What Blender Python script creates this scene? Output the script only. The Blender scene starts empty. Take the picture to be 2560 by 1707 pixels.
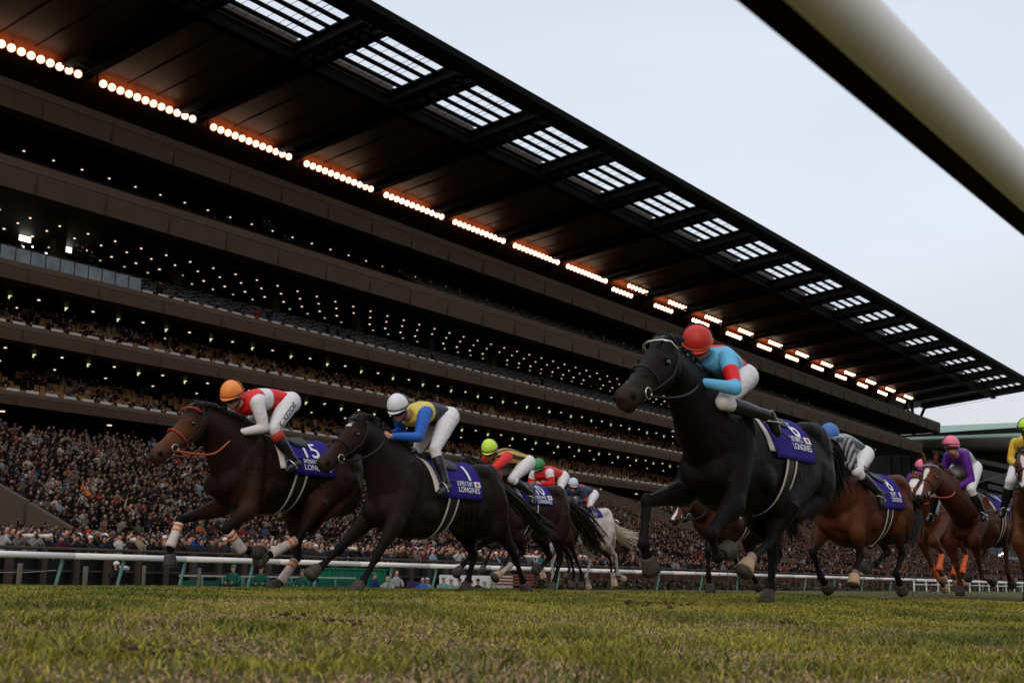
import bpy, bmesh, math, random
import numpy as np
from mathutils import Vector, Matrix
from mathutils.bvhtree import BVHTree
random.seed(7); rng = np.random.default_rng(11)
scn = bpy.context.scene
COL = scn.collection
R = math.radians
# ---------------------------------------------------------------- camera
F = 2994.0; CA = R(36.1); ROLL = R(0.45); TH = math.atan(612.0 / F); CZ = 0.25
ca, sa, ct, st = math.cos(CA), math.sin(CA), math.cos(TH), math.sin(TH)
fw = Vector((ca * ct, sa * ct, st)); rt0 = Vector((sa, -ca, 0)); up0 = Vector((-ca * st, -sa * st, ct))
rt = rt0 * math.cos(ROLL) + up0 * math.sin(ROLL); up = up0 * math.cos(ROLL) - rt0 * math.sin(ROLL)
cam = bpy.data.cameras.new("camera"); camo = bpy.data.objects.new("camera", cam); COL.objects.link(camo)
camo.matrix_world = Matrix(((rt.x, up.x, -fw.x, 0), (rt.y, up.y, -fw.y, 0), (rt.z, up.z, -fw.z, CZ), (0, 0, 0, 1)))
cam.sensor_width = 36.0; cam.lens = F / 2560 * 36.0; cam.clip_start = 0.05; cam.clip_end = 6000
cam.dof.use_dof = True; cam.dof.focus_distance = 12.5; cam.dof.aperture_fstop = 4.8
scn.camera = camo
# ---------------------------------------------------------------- sky, sun, exposure
SUN_EL, SUN_AZ = R(28), R(205)      # soft light from behind the camera
w = bpy.data.worlds.new("World"); scn.world = w; w.use_nodes = True
nt = w.node_tree; nt.nodes.clear()
N = nt.nodes.new; L = nt.links.new
out = N('ShaderNodeOutputWorld'); bg = N('ShaderNodeBackground'); bg2 = N('ShaderNodeBackground'); add = N('ShaderNodeAddShader')
sky = N('ShaderNodeTexSky'); sky.sky_type = 'NISHITA'; sky.sun_disc = False
sky.sun_elevation = SUN_EL; sky.sun_rotation = math.pi / 2 - SUN_AZ; sky.dust_density = 4
bg.inputs[1].default_value = 0.03; L(sky.outputs[0], bg.inputs[0])
tc = N('ShaderNodeTexCoord'); sp = N('ShaderNodeSeparateXYZ'); ramp = N('ShaderNodeValToRGB')
L(tc.outputs['Generated'], sp.inputs[0]); L(sp.outputs[2], ramp.inputs[0])
e = ramp.color_ramp.elements
e[0].position = 0.0; e[0].color = (0.50, 0.48, 0.48, 1); e[1].position = 0.55; e[1].color = (0.61, 0.665, 0.74, 1)
e2 = ramp.color_ramp.elements.new(0.16); e2.color = (0.60, 0.60, 0.625, 1)
e3 = ramp.color_ramp.elements.new(0.30); e3.color = (0.665, 0.70, 0.76, 1)
no = N('ShaderNodeTexNoise'); no.inputs['Scale'].default_value = 2.2; no.inputs['Detail'].default_value = 5
mp = N('ShaderNodeMapping'); mp.inputs['Scale'].default_value = (1, 1, 4); L(tc.outputs['Generated'], mp.inputs[0]); L(mp.outputs[0], no.inputs[0])
mr = N('ShaderNodeMapRange'); mr.inputs[1].default_value = .3; mr.inputs[2].default_value = .7; mr.inputs[3].default_value = 1.02; mr.inputs[4].default_value = 1.11
L(no.outputs[0], mr.inputs[0])
vm = N('ShaderNodeVectorMath'); vm.operation = 'SCALE'; L(ramp.outputs[0], vm.inputs[0]); L(mr.outputs[0], vm.inputs['Scale'])
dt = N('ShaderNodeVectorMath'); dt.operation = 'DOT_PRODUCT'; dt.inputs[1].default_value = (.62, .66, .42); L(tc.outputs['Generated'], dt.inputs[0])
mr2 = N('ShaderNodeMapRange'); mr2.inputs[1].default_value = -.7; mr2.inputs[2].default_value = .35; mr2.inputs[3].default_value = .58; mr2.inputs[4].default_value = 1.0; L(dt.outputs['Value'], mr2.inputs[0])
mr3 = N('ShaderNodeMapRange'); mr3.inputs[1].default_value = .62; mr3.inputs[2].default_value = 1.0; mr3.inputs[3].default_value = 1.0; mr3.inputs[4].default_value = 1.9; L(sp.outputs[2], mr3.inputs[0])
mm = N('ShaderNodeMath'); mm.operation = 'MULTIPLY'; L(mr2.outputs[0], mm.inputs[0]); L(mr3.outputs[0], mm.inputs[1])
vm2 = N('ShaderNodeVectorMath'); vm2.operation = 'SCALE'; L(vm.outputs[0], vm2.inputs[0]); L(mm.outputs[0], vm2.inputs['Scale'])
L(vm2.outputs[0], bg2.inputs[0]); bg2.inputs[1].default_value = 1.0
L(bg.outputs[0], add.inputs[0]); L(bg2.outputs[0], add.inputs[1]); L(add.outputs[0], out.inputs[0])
sl = bpy.data.lights.new("sun", 'SUN'); sl.energy = 0.5; sl.angle = R(25); sl.color = (1, .95, .9)
so = bpy.data.objects.new("sun", sl); COL.objects.link(so)
sd = Vector((math.cos(SUN_EL) * math.cos(SUN_AZ), math.cos(SUN_EL) * math.sin(SUN_AZ), math.sin(SUN_EL)))
so.rotation_euler = sd.to_track_quat('Z', 'Y').to_euler(); so.location = (0, 0, 80)
scn.view_settings.view_transform = 'Standard'; scn.view_settings.look = 'None'; scn.view_settings.exposure = 0; scn.view_settings.gamma = 1
scn.render.resolution_x = 1024; scn.render.resolution_y = 682
# ---------------------------------------------------------------- helpers
WL = {}
def reg(o, parent, wl):
    WL[o.name] = Vector(wl)
    if parent is not None:
        o.parent = parent; o.location = Vector(wl) - WL[parent.name]
    else: o.location = wl
def tag(o, label=None, cat=None, group=None, kind=None):
    if label: o['label'] = label
    if cat: o['category'] = cat
    if group: o['group'] = group
    if kind: o['kind'] = kind
    return o
def empty(name, loc, label=None, cat=None, group=None, kind=None):
    o = bpy.data.objects.new(name, None); COL.objects.link(o); o.empty_display_size = .2
    reg(o, None, loc); return tag(o, label, cat, group, kind)
def link(name, me, mats, parent=None, loc=None):
    """me in world coordinates"""
    o = bpy.data.objects.new(name, me); COL.objects.link(o)
    wl = Vector(loc) if loc is not None else (WL[parent.name] if parent is not None else Vector((0, 0, 0)))
    me.transform(Matrix.Translation(-wl))
    if not isinstance(mats, (list, tuple)): mats = [mats]
    if len(me.materials) == 0:
        for m in mats: me.materials.append(m)
    reg(o, parent, wl); return o
class MB:
    def __init__(s): s.v = []; s.f = []; s.m = []
    def add(s, vs, fs, mi=0):
        b = len(s.v); s.v += [tuple(p) for p in vs]; s.f += [tuple(b + i for i in f) for f in fs]; s.m += [mi] * len(fs); return s
    def box(s, x0, x1, y0, y1, z0, z1, mi=0):
        return s.add([(x0, y0, z0), (x1, y0, z0), (x1, y1, z0), (x0, y1, z0), (x0, y0, z1), (x1, y0, z1), (x1, y1, z1), (x0, y1, z1)],
              [(0, 3, 2, 1), (4, 5, 6, 7), (0, 1, 5, 4), (1, 2, 6, 5), (2, 3, 7, 6), (3, 0, 4, 7)], mi)
    def loft(s, rings, mi=0, cap=True, close=False):
        n = len(rings[0]); b = len(s.v)
        for r in rings: s.v += [tuple(p) for p in r]
        k = len(rings)
        for i in range(k if close else k - 1):
            i2 = (i + 1) % k
            for j in range(n):
                j2 = (j + 1) % n
                s.f.append((b + i * n + j, b + i * n + j2, b + i2 * n + j2, b + i2 * n + j)); s.m.append(mi)
        if cap and not close:
            s.f.append(tuple(b + j for j in range(n))[::-1]); s.f.append(tuple(b + (k - 1) * n + j for j in range(n))); s.m += [mi, mi]
        return s
    def tube(s, pts, rad, n=8, mi=0, flat=1.0, close=False, rc=False):
        P = [Vector(p) for p in pts]
        if not hasattr(rad, '__len__'): rad = [rad] * len(P)
        rad = list(rad)
        if rc:
            a = (P[0] - P[1]).normalized(); c = (P[-1] - P[-2]).normalized(); r0, r1 = rad[0], rad[-1]
            P = [P[0] + a * r0 * .92, P[0] + a * r0 * .6] + P + [P[-1] + c * r1 * .6, P[-1] + c * r1 * .92]; rad = [r0 * .35, r0 * .78] + rad + [r1 * .78, r1 * .35]
        rings = []; ref = None
        for i, p in enumerate(P):
            a = P[i - 1] if (i > 0 or close) else P[0]; c = P[(i + 1) % len(P)] if (i < len(P) - 1 or close) else P[-1]
            t = (c - a).normalized()
            if ref is None:
                ref = Vector((0, 0, 1)) if abs(t.z) < .9 else Vector((0, 1, 0))
            u = (ref - t * ref.dot(t))
            if u.length < 1e-4: u = Vector((1, 0, 0)) - t * t.x
            u.normalize(); v = t.cross(u); ref = u
            rings.append([p + u * math.cos(q) * rad[i] + v * math.sin(q) * rad[i] * flat for q in [2 * math.pi * j / n for j in range(n)]])
        return s.loft(rings, mi, close=close)
    def ell(s, c, r, rot=None, n=12, k=8, mi=0):
        c = Vector(c); rings = []
        for i in range(1, k):
            a = math.pi * i / k
            ring = [Vector((math.sin(a) * math.cos(2 * math.pi * j / n) * r[0], math.sin(a) * math.sin(2 * math.pi * j / n) * r[1], math.cos(a) * r[2])) for j in range(n)]
            if rot is not None: ring = [rot @ q for q in ring]
            rings.append([c + q for q in ring])
        top = Vector((0, 0, r[2])); bot = -top
        if rot is not None: top = rot @ top; bot = rot @ bot
        b = len(s.v); s.loft(rings, mi, cap=False)
        s.v += [tuple(c + top), tuple(c + bot)]; T = len(s.v) - 2
        for j in range(n):
            j2 = (j + 1) % n
            s.f.append((T, b + j2, b + j)); s.f.append((T + 1, b + (k - 2) * n + j, b + (k - 2) * n + j2)); s.m += [mi, mi]
        return s
    def mesh(s, name='mesh', smooth=True):
        me = bpy.data.meshes.new(name); me.from_pydata(s.v, [], s.f); me.update()
        me.polygons.foreach_set('material_index', s.m)
        if smooth: me.polygons.foreach_set('use_smooth', [True] * len(s.f))
        return me
    def build(s, name, mats, parent=None, loc=None, smooth=False, bevel=0):
        me = s.mesh(name, smooth); o = link(name, me, mats, parent, loc)
        if bevel:
            b = o.modifiers.new('bevel', 'BEVEL'); b.width = bevel; b.segments = 2; b.limit_method = 'ANGLE'
        return o
def remesh(mb, vox, it=2, name='body'):
    bm = bmesh.new(); me0 = mb.mesh(); bm.from_mesh(me0); bmesh.ops.recalc_face_normals(bm, faces=bm.faces); bm.to_mesh(me0); bm.free()
    o = bpy.data.objects.new('tmp', me0); COL.objects.link(o)
    m = o.modifiers.new('r', 'REMESH'); m.mode = 'VOXEL'; m.voxel_size = vox; m.use_smooth_shade = True
    s = o.modifiers.new('s', 'SMOOTH'); s.iterations = it; s.factor = .5
    dg = bpy.context.evaluated_depsgraph_get(); me = bpy.data.meshes.new_from_object(o.evaluated_get(dg)); me.name = name
    bpy.data.objects.remove(o); me.materials.clear()
    return me
def coords(me):
    a = np.empty(len(me.vertices) * 3, dtype=np.float32); me.vertices.foreach_get('co', a); return a.reshape(-1, 3)
def setcol(me, c):
    at = me.color_attributes.get('Col') or me.color_attributes.new('Col', 'FLOAT_COLOR', 'POINT')
    a = np.ones((len(me.vertices), 4), dtype=np.float32); a[:, :3] = c; at.data.foreach_set('color', a.ravel())
def segdist(V, segs):
    """signed distance to tapered segments: returns nearest index, param"""
    best = np.full(len(V), 1e9); idx = np.zeros(len(V), int); tt = np.zeros(len(V))
    for i, (p, q, r0, r1) in enumerate(segs):
        p = np.array(p); q = np.array(q); d = q - p; l2 = max(d @ d, 1e-9)
        t = np.clip((V - p) @ d / l2, 0, 1); D = np.linalg.norm(V - (p + t[:, None] * d), axis=1) - (r0 + (r1 - r0) * t)
        k = D < best; best[k] = D[k]; idx[k] = i; tt[k] = t[k]
    return idx, tt
# ---------------------------------------------------------------- materials
MATS = {}
def mat(name, col=(.5, .5, .5), rough=.6, ior=None, attr=False, noise=0.0, nscale=8, spec=.15, emit=None, estr=0, metal=0, bump=0, bscale=40, objcol=False, alpha=1, coat=0, sheen=0, col2=None, stretch=None):
    if name in MATS: return MATS[name]
    m = bpy.data.materials.new(name); m.use_nodes = True; t = m.node_tree; b = t.nodes['Principled BSDF']
    b.inputs['Roughness'].default_value = rough; b.inputs['Specular IOR Level'].default_value = spec; b.inputs['Metallic'].default_value = metal
    b.inputs['Base Color'].default_value = (*col, 1)
    if coat: b.inputs['Coat Weight'].default_value = coat; b.inputs['Coat Roughness'].default_value = .2
    if sheen: b.inputs['Sheen Weight'].default_value = sheen
    if ior: b.inputs['IOR'].default_value = ior
    src = None
    if attr: n = t.nodes.new('ShaderNodeAttribute'); n.attribute_name = 'Col'; src = n.outputs['Color']
    if objcol: n = t.nodes.new('ShaderNodeObjectInfo'); src = n.outputs['Color']
    cdn = t.nodes.new('ShaderNodeTexCoord'); cd = cdn.outputs['Object']
    if stretch:
        mpn = t.nodes.new('ShaderNodeMapping'); mpn.inputs['Scale'].default_value = stretch; t.links.new(cd, mpn.inputs[0]); cd = mpn.outputs[0]
    if noise or col2:
        nn = t.nodes.new('ShaderNodeTexNoise'); nn.inputs['Scale'].default_value = nscale; nn.inputs['Detail'].default_value = 6; nn.inputs['Roughness'].default_value = .65
        t.links.new(cd, nn.inputs[0])
        if col2:
            rp = t.nodes.new('ShaderNodeValToRGB'); rp.color_ramp.elements[0].position = .35; rp.color_ramp.elements[1].position = .65
            rp.color_ramp.elements[0].color = (*col, 1); rp.color_ramp.elements[1].color = (*col2, 1); t.links.new(nn.outputs[0], rp.inputs[0]); src = rp.outputs[0]
        if noise:
            mrn = t.nodes.new('ShaderNodeMapRange'); mrn.inputs[1].default_value = .25; mrn.inputs[2].default_value = .75
            mrn.inputs[3].default_value = 1 - noise; mrn.inputs[4].default_value = 1 + noise
            t.links.new(nn.outputs[0], mrn.inputs[0])
            v = t.nodes.new('ShaderNodeVectorMath'); v.operation = 'SCALE'
            if src: t.links.new(src, v.inputs[0])
            else: v.inputs[0].default_value = col
            t.links.new(mrn.outputs[0], v.inputs['Scale']); src = v.outputs[0]
    if src is not None: t.links.new(src, b.inputs['Base Color'])
    if bump:
        n2 = t.nodes.new('ShaderNodeTexNoise'); n2.inputs['Scale'].default_value = bscale; n2.inputs['Detail'].default_value = 4; t.links.new(cd, n2.inputs[0])
        bp = t.nodes.new('ShaderNodeBump'); bp.inputs['Strength'].default_value = bump; bp.inputs['Distance'].default_value = .02
        t.links.new(n2.outputs[0], bp.inputs['Height']); t.links.new(bp.outputs[0], b.inputs['Normal'])
    if emit: b.inputs['Emission Color'].default_value = (*emit, 1); b.inputs['Emission Strength'].default_value = estr
    if alpha < 1: b.inputs['Alpha'].default_value = alpha
    MATS[name] = m; return m
# ---------------------------------------------------------------- pixel helpers (photo pixels -> true position on a vertical plane Y = const)
def ray(px, py): return fw + rt * ((px - 1280) / F) + up * ((853.5 - py) / F)
def onY(p, Y):
    d = ray(*p); t = Y / d.y; return Vector((t * d.x, Y, CZ + t * d.z))
def onP(p, a, b):
    d = ray(*p); t = (a - CZ) / (d.z - b * d.y); return Vector((t * d.x, t * d.y, CZ + t * d.z))
def onX(p, X):
    d = ray(*p); t = X / d.x; return Vector((X, t * d.y, CZ + t * d.z))
def gz(Y):
    return float(np.interp(Y, [-400, 0, 2, 4, 6, 8, 9.5, 12, 14, 18, 24, 30, 31.8, 36], [0, -.02, .02, .125, .165, .195, .21, .215, .205, .10, -.12, -.30, -.50, -.50]))
# ================================================================ SETTING: ground
ys = [-300, -60, -20, -8, -3, -1] + [i * .5 for i in range(0, 37)] + [20, 22, 24, 27, 30, 31.8, 34.9]
xs = [-400, -120, -40, -10, 0] + [2 * i for i in range(1, 30)] + [70, 90, 120, 170, 240, 350, 500, 900]
mb = MB()
for y in ys:
    for x in xs: mb.v.append((x, y, gz(y) - .012))
nx = len(xs)
for j in range(len(ys) - 1):
    for i in range(nx - 1): mb.f.append((j * nx + i, j * nx + i + 1, (j + 1) * nx + i + 1, (j + 1) * nx + i)); mb.m.append(0)
turf = mat('turf_soil', (.075, .085, .018), .95, noise=.35, nscale=3, col2=(.085, .062, .03), spec=.1, bump=.6, bscale=60)
tag(mb.build('ground', turf, smooth=True), kind='structure')
apron = mat('apron_concrete', (.05, .042, .036), .9, noise=.25, nscale=1.5)
mb = MB(); mb.add([(-200, 34.72, .12), (700, 34.72, .12), (700, 46, .75), (-200, 46, .75)], [(0, 1, 2, 3)]); mb.add([(-200, 46, .75), (700, 46, .75), (700, 50, 1.2), (-200, 50, 1.2)], [(0, 1, 2, 3)])
mb.add([(-200, 50, 1.2), (700, 50, 1.2), (700, 120, 1.2), (-200, 120, 1.2)], [(0, 1, 2, 3)])
tag(mb.build('pavement', apron), kind='structure')
mb = MB(); mb.add([(-1500, -1500, -3), (2500, -1500, -3), (2500, 1500, -3), (-1500, 1500, -3)], [(0, 1, 2, 3)])
tag(mb.build('terrain', mat('far_field', (.05, .06, .025), .95, noise=.3, nscale=.05)), kind='structure')
# ================================================================ GRANDSTAND
BX = [54 + 11.7 * n for n in range(-2, 20)]
XL, XR = -30.0, 277.0
steel = mat('dark_steel', (.0055, .005, .005), .75, noise=.3, nscale=2)
steel2 = mat('worn_steel', (.045, .045, .048), .5, noise=.3, nscale=3)
panel = mat('ceiling_panel', (.085, .050, .034), .5, noise=.25, nscale=.7, spec=.12, bump=.25, bscale=1.2, stretch=(3, .3, 1))
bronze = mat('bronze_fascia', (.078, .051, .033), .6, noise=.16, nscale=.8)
bronze2 = mat('bronze_ledge', (.13, .09, .062), .6, noise=.15, nscale=1)
bronze3 = mat('bronze_upper_strip', (.088, .058, .038), .6, noise=.16, nscale=.8)
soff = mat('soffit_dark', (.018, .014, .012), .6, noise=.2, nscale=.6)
dark = mat('interior_shade', (.012, .011, .010), .5, noise=.4, nscale=.6)  # near-black colour stands in for the shade deep inside the stand
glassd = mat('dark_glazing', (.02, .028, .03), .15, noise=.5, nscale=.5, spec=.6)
joint = mat('panel_joint', (.042, .030, .022), .8)
white = mat('white_paint', (.72, .69, .66), .5, noise=.08, nscale=5)
cream = mat('cream_skin_panel', (.50, .47, .46), .5, noise=.15, nscale=2)
P0 = lambda Y: 49.3 - .1 * Y
gs = empty('grandstand', (110, 76, 1.2), 'huge dark brown grandstand with five stacked balconies and an overhanging roof', 'grandstand')
# roof
mb = MB()
def slab(y0, y1, dz0, dz1, x0=XL, x1=XR, mi=0, m=None):
    (m or mb).add([(x0, y0, P0(y0) + dz0), (x1, y0, P0(y0) + dz0), (x1, y1, P0(y1) + dz0), (x0, y1, P0(y1) + dz0), (x0, y0, P0(y0) + dz1), (x1, y0, P0(y0) + dz1), (x1, y1, P0(y1) + dz1), (x0, y1, P0(y1) + dz1)],
        [(0, 3, 2, 1), (4, 5, 6, 7), (0, 1, 5, 4), (1, 2, 6, 5), (2, 3, 7, 6), (3, 0, 4, 7)], mi)
slab(68.4, 104, .75, 1.7)
for i in range(len(BX)):                                   # panel seams
    for k in (1, 2): slab(69.2, 82.6, .70, .75, BX[i] + .6 + k * 3 , BX[i] + .66 + k * 3, 1)
roof = mb.build('roof', [panel, steel], gs)
mb = MB(); n = 10                                          # front edge: a rounded box girder
prof = [(59.9, -.35), (59.9, .6), (59.2, .55), (58.3, .3), (57.9, 0), (58.1, -.5), (58.8, -.75), (59.5, -.7)]
mb.loft([[(x, y, P0(y) + z) for y, z in prof] for x in (XL, XR)])
for x in BX: mb.loft([[(xx, 58.9 + (y - 58.9) * 1.02, P0(y) - .1 + (z + .1) * 1.03) for y, z in prof] for xx in (x + .5, x + .58)], 1)
mb.build('roof_edge_girder', [steel, joint], gs)
mb = MB(); slab(68.3, 69.1, -.3, .74); mb.build('cross_girder', steel, gs)
# trusses
for x in BX:
    mb = MB()
    for a, b in ((x - 2.7, x - 1.9), (x - .6, x + .2)):
        for z0, z1, q in ((0, .25, 0), (.95, 1.15, 0)):
            slab(60.5, 84, z0, z1, a, b, 0, mb)
        slab(60.5, 84, .25, .95, a + .34, b - .34, 0, mb)
    y = 61.5
    while y < 84:
        slab(y, y + .25, .1, .4, x - 1.9, x - .6, 0, mb)
        if y < 68: slab(y + .6, y + 1.1, .55, .62, x - 2.2, x - .5, 1, mb)
        y += 1.25
    slab(60.6, 69, .5, .56, x - 1.6, x - 1.5, 1, mb); slab(60.6, 69, .9, .96, x - 1.0, x - .9, 1, mb)
    slab(69.5, 84, .62, .68, x - 1.9, x - .6, 0, mb)
    # strut down to the top tier
    mb.tube([(x - 1.2, 83.6, P0(83.6)), (x - 1.2, 86.5, 35)], .35, 6)
    mb.build('roof_truss', [steel, steel2], gs)
# skylights
frost = mat('frosted_glass', (.62, .62, .64), .4, alpha=.75)
for x in BX[:-1]:
    sk = None; mb = MB()
    y = 60.35
    for k in range(6):
        slab(y + .84, y + 1.28, .78, .90, x + .2, x + 9.0, 0, mb); y += 1.32
    for k in range(6):
        xx = x + 1.0 + k * 1.3
        slab(59.9, 68.3, 1.30, 1.33, xx, xx + .03, 0, mb)
    slab(59.9, 68.3, 1.55, 1.58, x + 7.2, x + 7.26, 0, mb)
    sk = mb.build('skylight', steel, gs)
    mb = MB(); slab(67.3, 68.2, 1.36, 1.38, x + .2, x + 9.0, 0, mb); mb.build('pane', frost, sk)
# tiers: (z top, z bottom, x end, Y)
T = [(35.25, 33.19, 262.9), (29.65, 27.45, 249.8), (22.27, 20.98, 218), (17.86, 16.73, 206), (13.16, 12.26, 196)]
FY = 76.0
def fascia(zt, zb, xe, k):
    mb = MB(); h = zt - zb
    prof = [(FY + .25, zt), (FY - .02, zt - .02), (FY - .15, zt - h * .38), (FY, zb), (FY + 1.4, zb - .02), (FY + 1.4, zt - .25), (FY + .6, zt - .25), (FY + .6, zt)]
    e = prof if k > 1 else prof
    R0 = [(XL, y, z) for y, z in prof]; R1 = [(xe - 3, y, z) for y, z in prof]; R2 = [(xe, y + (2.2 if y < FY + 1 else 0), zb + (z - zb) * (.35 if k == 0 else .6)) for y, z in prof]
    mb.loft([R0, R1, R2], 0)
    x = XL
    while x < xe - 5:
        mb.box(x, x + .03, FY - .158, FY - .05, zb + .05, zt - .06, 1); x += 5.85
    mb.box(XL, xe - 3, FY - .18, FY - .06, zt - h * .30, zt - .02, 2)
    if k == 0: mb.box(XL, xe - 3, FY - .1, FY + .1, zt + .002, zt + .05, 1)
    return mb
lampw = mat('downlight_glow', (1, .9, .8), .5, emit=(1, .76, .55), estr=1.5)
lampg = mat('greenish_tube_glow', (.8, 1, .7), .5, emit=(.75, .9, .45), estr=.9)
def disc(mb, x, y, z, r, mi=0):
    mb.loft([[(x + r * math.cos(q), y + r * math.sin(q), zz) for q in [2 * math.pi * j / 8 for j in range(8)]] for zz in (z, z - .05)], mi)
def many(name, parent, items, mats, limit=100, stuff=None):
    """items: list of (builder, point); the nearest become parts, the rest one stuff part"""
    items = sorted(items, key=lambda it: it[1][0])
    rest = MB()
    for i, (fn, p) in enumerate(items):
        if i < limit:
            m = MB(); fn(m, p); m.build(name, mats, parent)
        else: fn(rest, p)
    if rest.v:
        o = rest.build(name + '_row', mats, parent); o['kind'] = 'stuff'
balc = []
for k, (zt, zb, xe) in enumerate(T):
    bl = fascia(zt, zb, xe, k).build('balcony', [bronze, joint, bronze3], gs); balc.append(bl)
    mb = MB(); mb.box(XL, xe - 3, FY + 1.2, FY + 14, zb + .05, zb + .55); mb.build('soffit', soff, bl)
# seating decks and parapet ledges
DZ = [0, -.30, -.35, -.55, -.65]; RK = [0, .50, .46, .44, .42]
for k in (1, 2, 3, 4):
    zt, zb, xe = T[k]; mb = MB(); z = zt + DZ[k]; y = FY + 1.4
    for r in range(8):
        mb.box(XL, xe - 3, y, FY + 9, z - .3 if r else zb + .6, z); y += .85; z += RK[k]
    mb.build('seating_deck', mat('deck_concrete', (.05, .042, .036), .9, noise=.3, nscale=1.2), balc[k])
    mb = MB(); mb.box(XL, xe - 3.2, FY + .0, FY + .35, zt + .003, zt + .06); mb.build('ledge', bronze2, balc[k])
# back walls with columns and dark glazing
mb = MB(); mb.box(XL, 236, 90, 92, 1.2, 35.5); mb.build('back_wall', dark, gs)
for k in (1, 2, 3, 4):
    x = XL; mb = MB()
    while x < 230:
        for z0 in ([T[k][0] + 1.2] if k else []):
            mb.box(x + .1, x + 1.9, 89.6, 89.85, z0, T[k - 1][1] - .2)
        x += 2.34
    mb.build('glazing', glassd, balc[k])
colm = mat('column_paint', (.05, .043, .038), .7)
for x in BX:
    if x < 235:
        mb = MB(); mb.box(x - .45, x + .45, 84.6, 85.5, 1.2, 35.2); mb.build('column', colm, gs)
# downlights
rows = [(0, 83.1, 49.12, 2.6, .14, 0), (1, 81.4, 49.14, 2.54, .14, 0), (1, 83.4, 49.36, 2.5, .14, 0), (1, 85.7, 49.6, 2.48, .17, 0), (1, 87.5, 49.8, 2.47, .15, 1),
        (2, 80.2, 49.72, 4.7, .17, 0), (2, 83.95, 50.26, 7.0, .13, 0), (3, 79.1, 46.75, 4.6, .17, 0), (3, 84.2, 49.4, 4.7, .15, 0), (4, 79.8, 47.4, 9, .3, 0)]
dl = []; dg_ = []
for (k, y, x0, dx, r, g) in rows:
    x = x0 - 12 * dx
    while x < min(T[k][2] - 6, 235):
        if x > 20:
            (dg_ if g else dl).append((lambda m, p, r=r * .62: disc(m, p[0], p[1], p[2], r), (x, y, T[k][1] + .04)))
            if k in (2, 3) and y < 82:
                xx = x + dx / 2
                dg_.append((lambda m, p: (m.box(p[0], p[0] + .22, p[1], p[1] + .1, p[2] - .07, p[2]), m.box(p[0], p[0] + .07, p[1], p[1] + .1, p[2] - .26, p[2] - .07)), (xx, y + .1, T[k][1] - .05)))
        x += dx
many('downlight', gs, dl, [lampw]); many('tube_light', gs, dg_, [lampg])
# white parapet panels in front of the seats
for k in (2, 3, 4):
    items = []; x = 26.0 if k > 2 else 44
    while x < T[k][2] - 4: items.append((lambda m, p: m.box(p[0], p[0] + .95, p[1], p[1] + .06, p[2], p[2] + .20), (x, FY + .3, T[k][0] + .09))); x += 1.5
    many('seat_front_panel', balc[k], items, [mat('seat_panel_grey', (.42, .40, .39), .6)], 60)
# tables on tier 3 / 2 : rows of pale desk edges
for k, x0 in ((2, 46), (1, 92)):
    mb = MB(); zt = T[k][0]
    for r in range(1, 7):
        y = FY + 1.4 + r * .85; z = zt + DZ[k] + RK[k] * r + .62; x = x0 + (r % 2) * .4
        while x < T[k][2] - 5: mb.box(x, x + 1.15, y, y + .35, z, z + .05, 0); mb.box(x + 1.2, x + 1.5, y, y + .3, z - .7, z + .2, 1); x += 1.75
    o = mb.build('desk_rows', [mat('desk_grey', (.20, .19, .19), .5), mat('desk_dark', (.02, .02, .02), .6)], balc[k]); o['kind'] = 'stuff'
# glass balustrade at the left of tier 3
zt = T[2][0]; xa = onY((0, 640), FY).x - 14; x = xa; xe = onY((329, 715), FY).x
while x < xe:
    mb = MB(); mb.box(x, x + 1.12, FY + .28, FY + .31, zt + .07, zt + 1.1, 0); mb.box(x + 1.13, x + 1.18, FY + .26, FY + .33, zt + .06, zt + 1.15, 1); mb.box(x, x + 1.18, FY + .26, FY + .33, zt + 1.1, zt + 1.14, 1)
    mb.build('glass_balustrade', [mat('pale_glass', (.16, .19, .21), .2, noise=.4, nscale=1.1), steel], balc[2]); x += 1.18
mb = MB(); mb.box(xa, onY((216, 660), FY + 4).x, FY + 4, FY + 4.2, zt - .3, zt + 1.9); mb.build('lounge_wall', mat('lounge_wall_beige', (.10, .065, .042), .7, noise=.2, nscale=1), balc[2])
# lit lounge windows on tier 3
warm = mat('lounge_light', (1, .6, .3), .5, emit=(1, .55, .22), estr=1.1)
cool = mat('screen_light', (1, .95, .85), .5, emit=(1, .93, .8), estr=3)
items = []
for i in range(80):
    x = 47 + i * 1.9 + random.uniform(-.5, .5)
    if random.random() < .8: items.append((lambda m, p: m.box(p[0], p[0] + random.uniform(.15, .5), p[1], p[1] + .05, p[2], p[2] + random.uniform(.12, .35)), (x, 89.3, T[2][0] + random.uniform(2.2, 3.0))))
many('lounge_lamp', gs, items, [warm], 60)
items = [(lambda m, p: m.box(p[0], p[0] + 1.0, p[1], p[1] + .05, p[2], p[2] + .45), p) for p in [tuple(onY((48, 600), 86)), tuple(onY((152, 626), 86))]]
for i in range(34): items.append((lambda m, p: m.box(p[0], p[0] + random.uniform(.12, .3), p[1], p[1] + .05, p[2], p[2] + .12), tuple(onY((random.uniform(0, 260), 0), 86) * Vector((1, 1, 0)) + Vector((0, 0, random.uniform(24.6, 27.1)))) if 0 else (random.uniform(44, 59), 86, random.uniform(24.8, 26.8))))
for i in range(46): items.append((lambda m, p: m.box(p[0], p[0] + random.uniform(.3, .8), p[1], p[1] + .05, p[2], p[2] + .12), (52 + i * 4.2 + random.uniform(-1.5, 1.5), 88, 37.6 + random.uniform(-.3, .5))))
for i in range(40): items.append((lambda m, p: m.box(p[0], p[0] + random.uniform(.2, .6), p[1], p[1] + .05, p[2], p[2] + .10), (84 + i * 3.6 + random.uniform(-1, 1), 88, 33.2 - random.uniform(.2, 1.2))))
many('interior_light', gs, items, [cool], 100)
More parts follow.
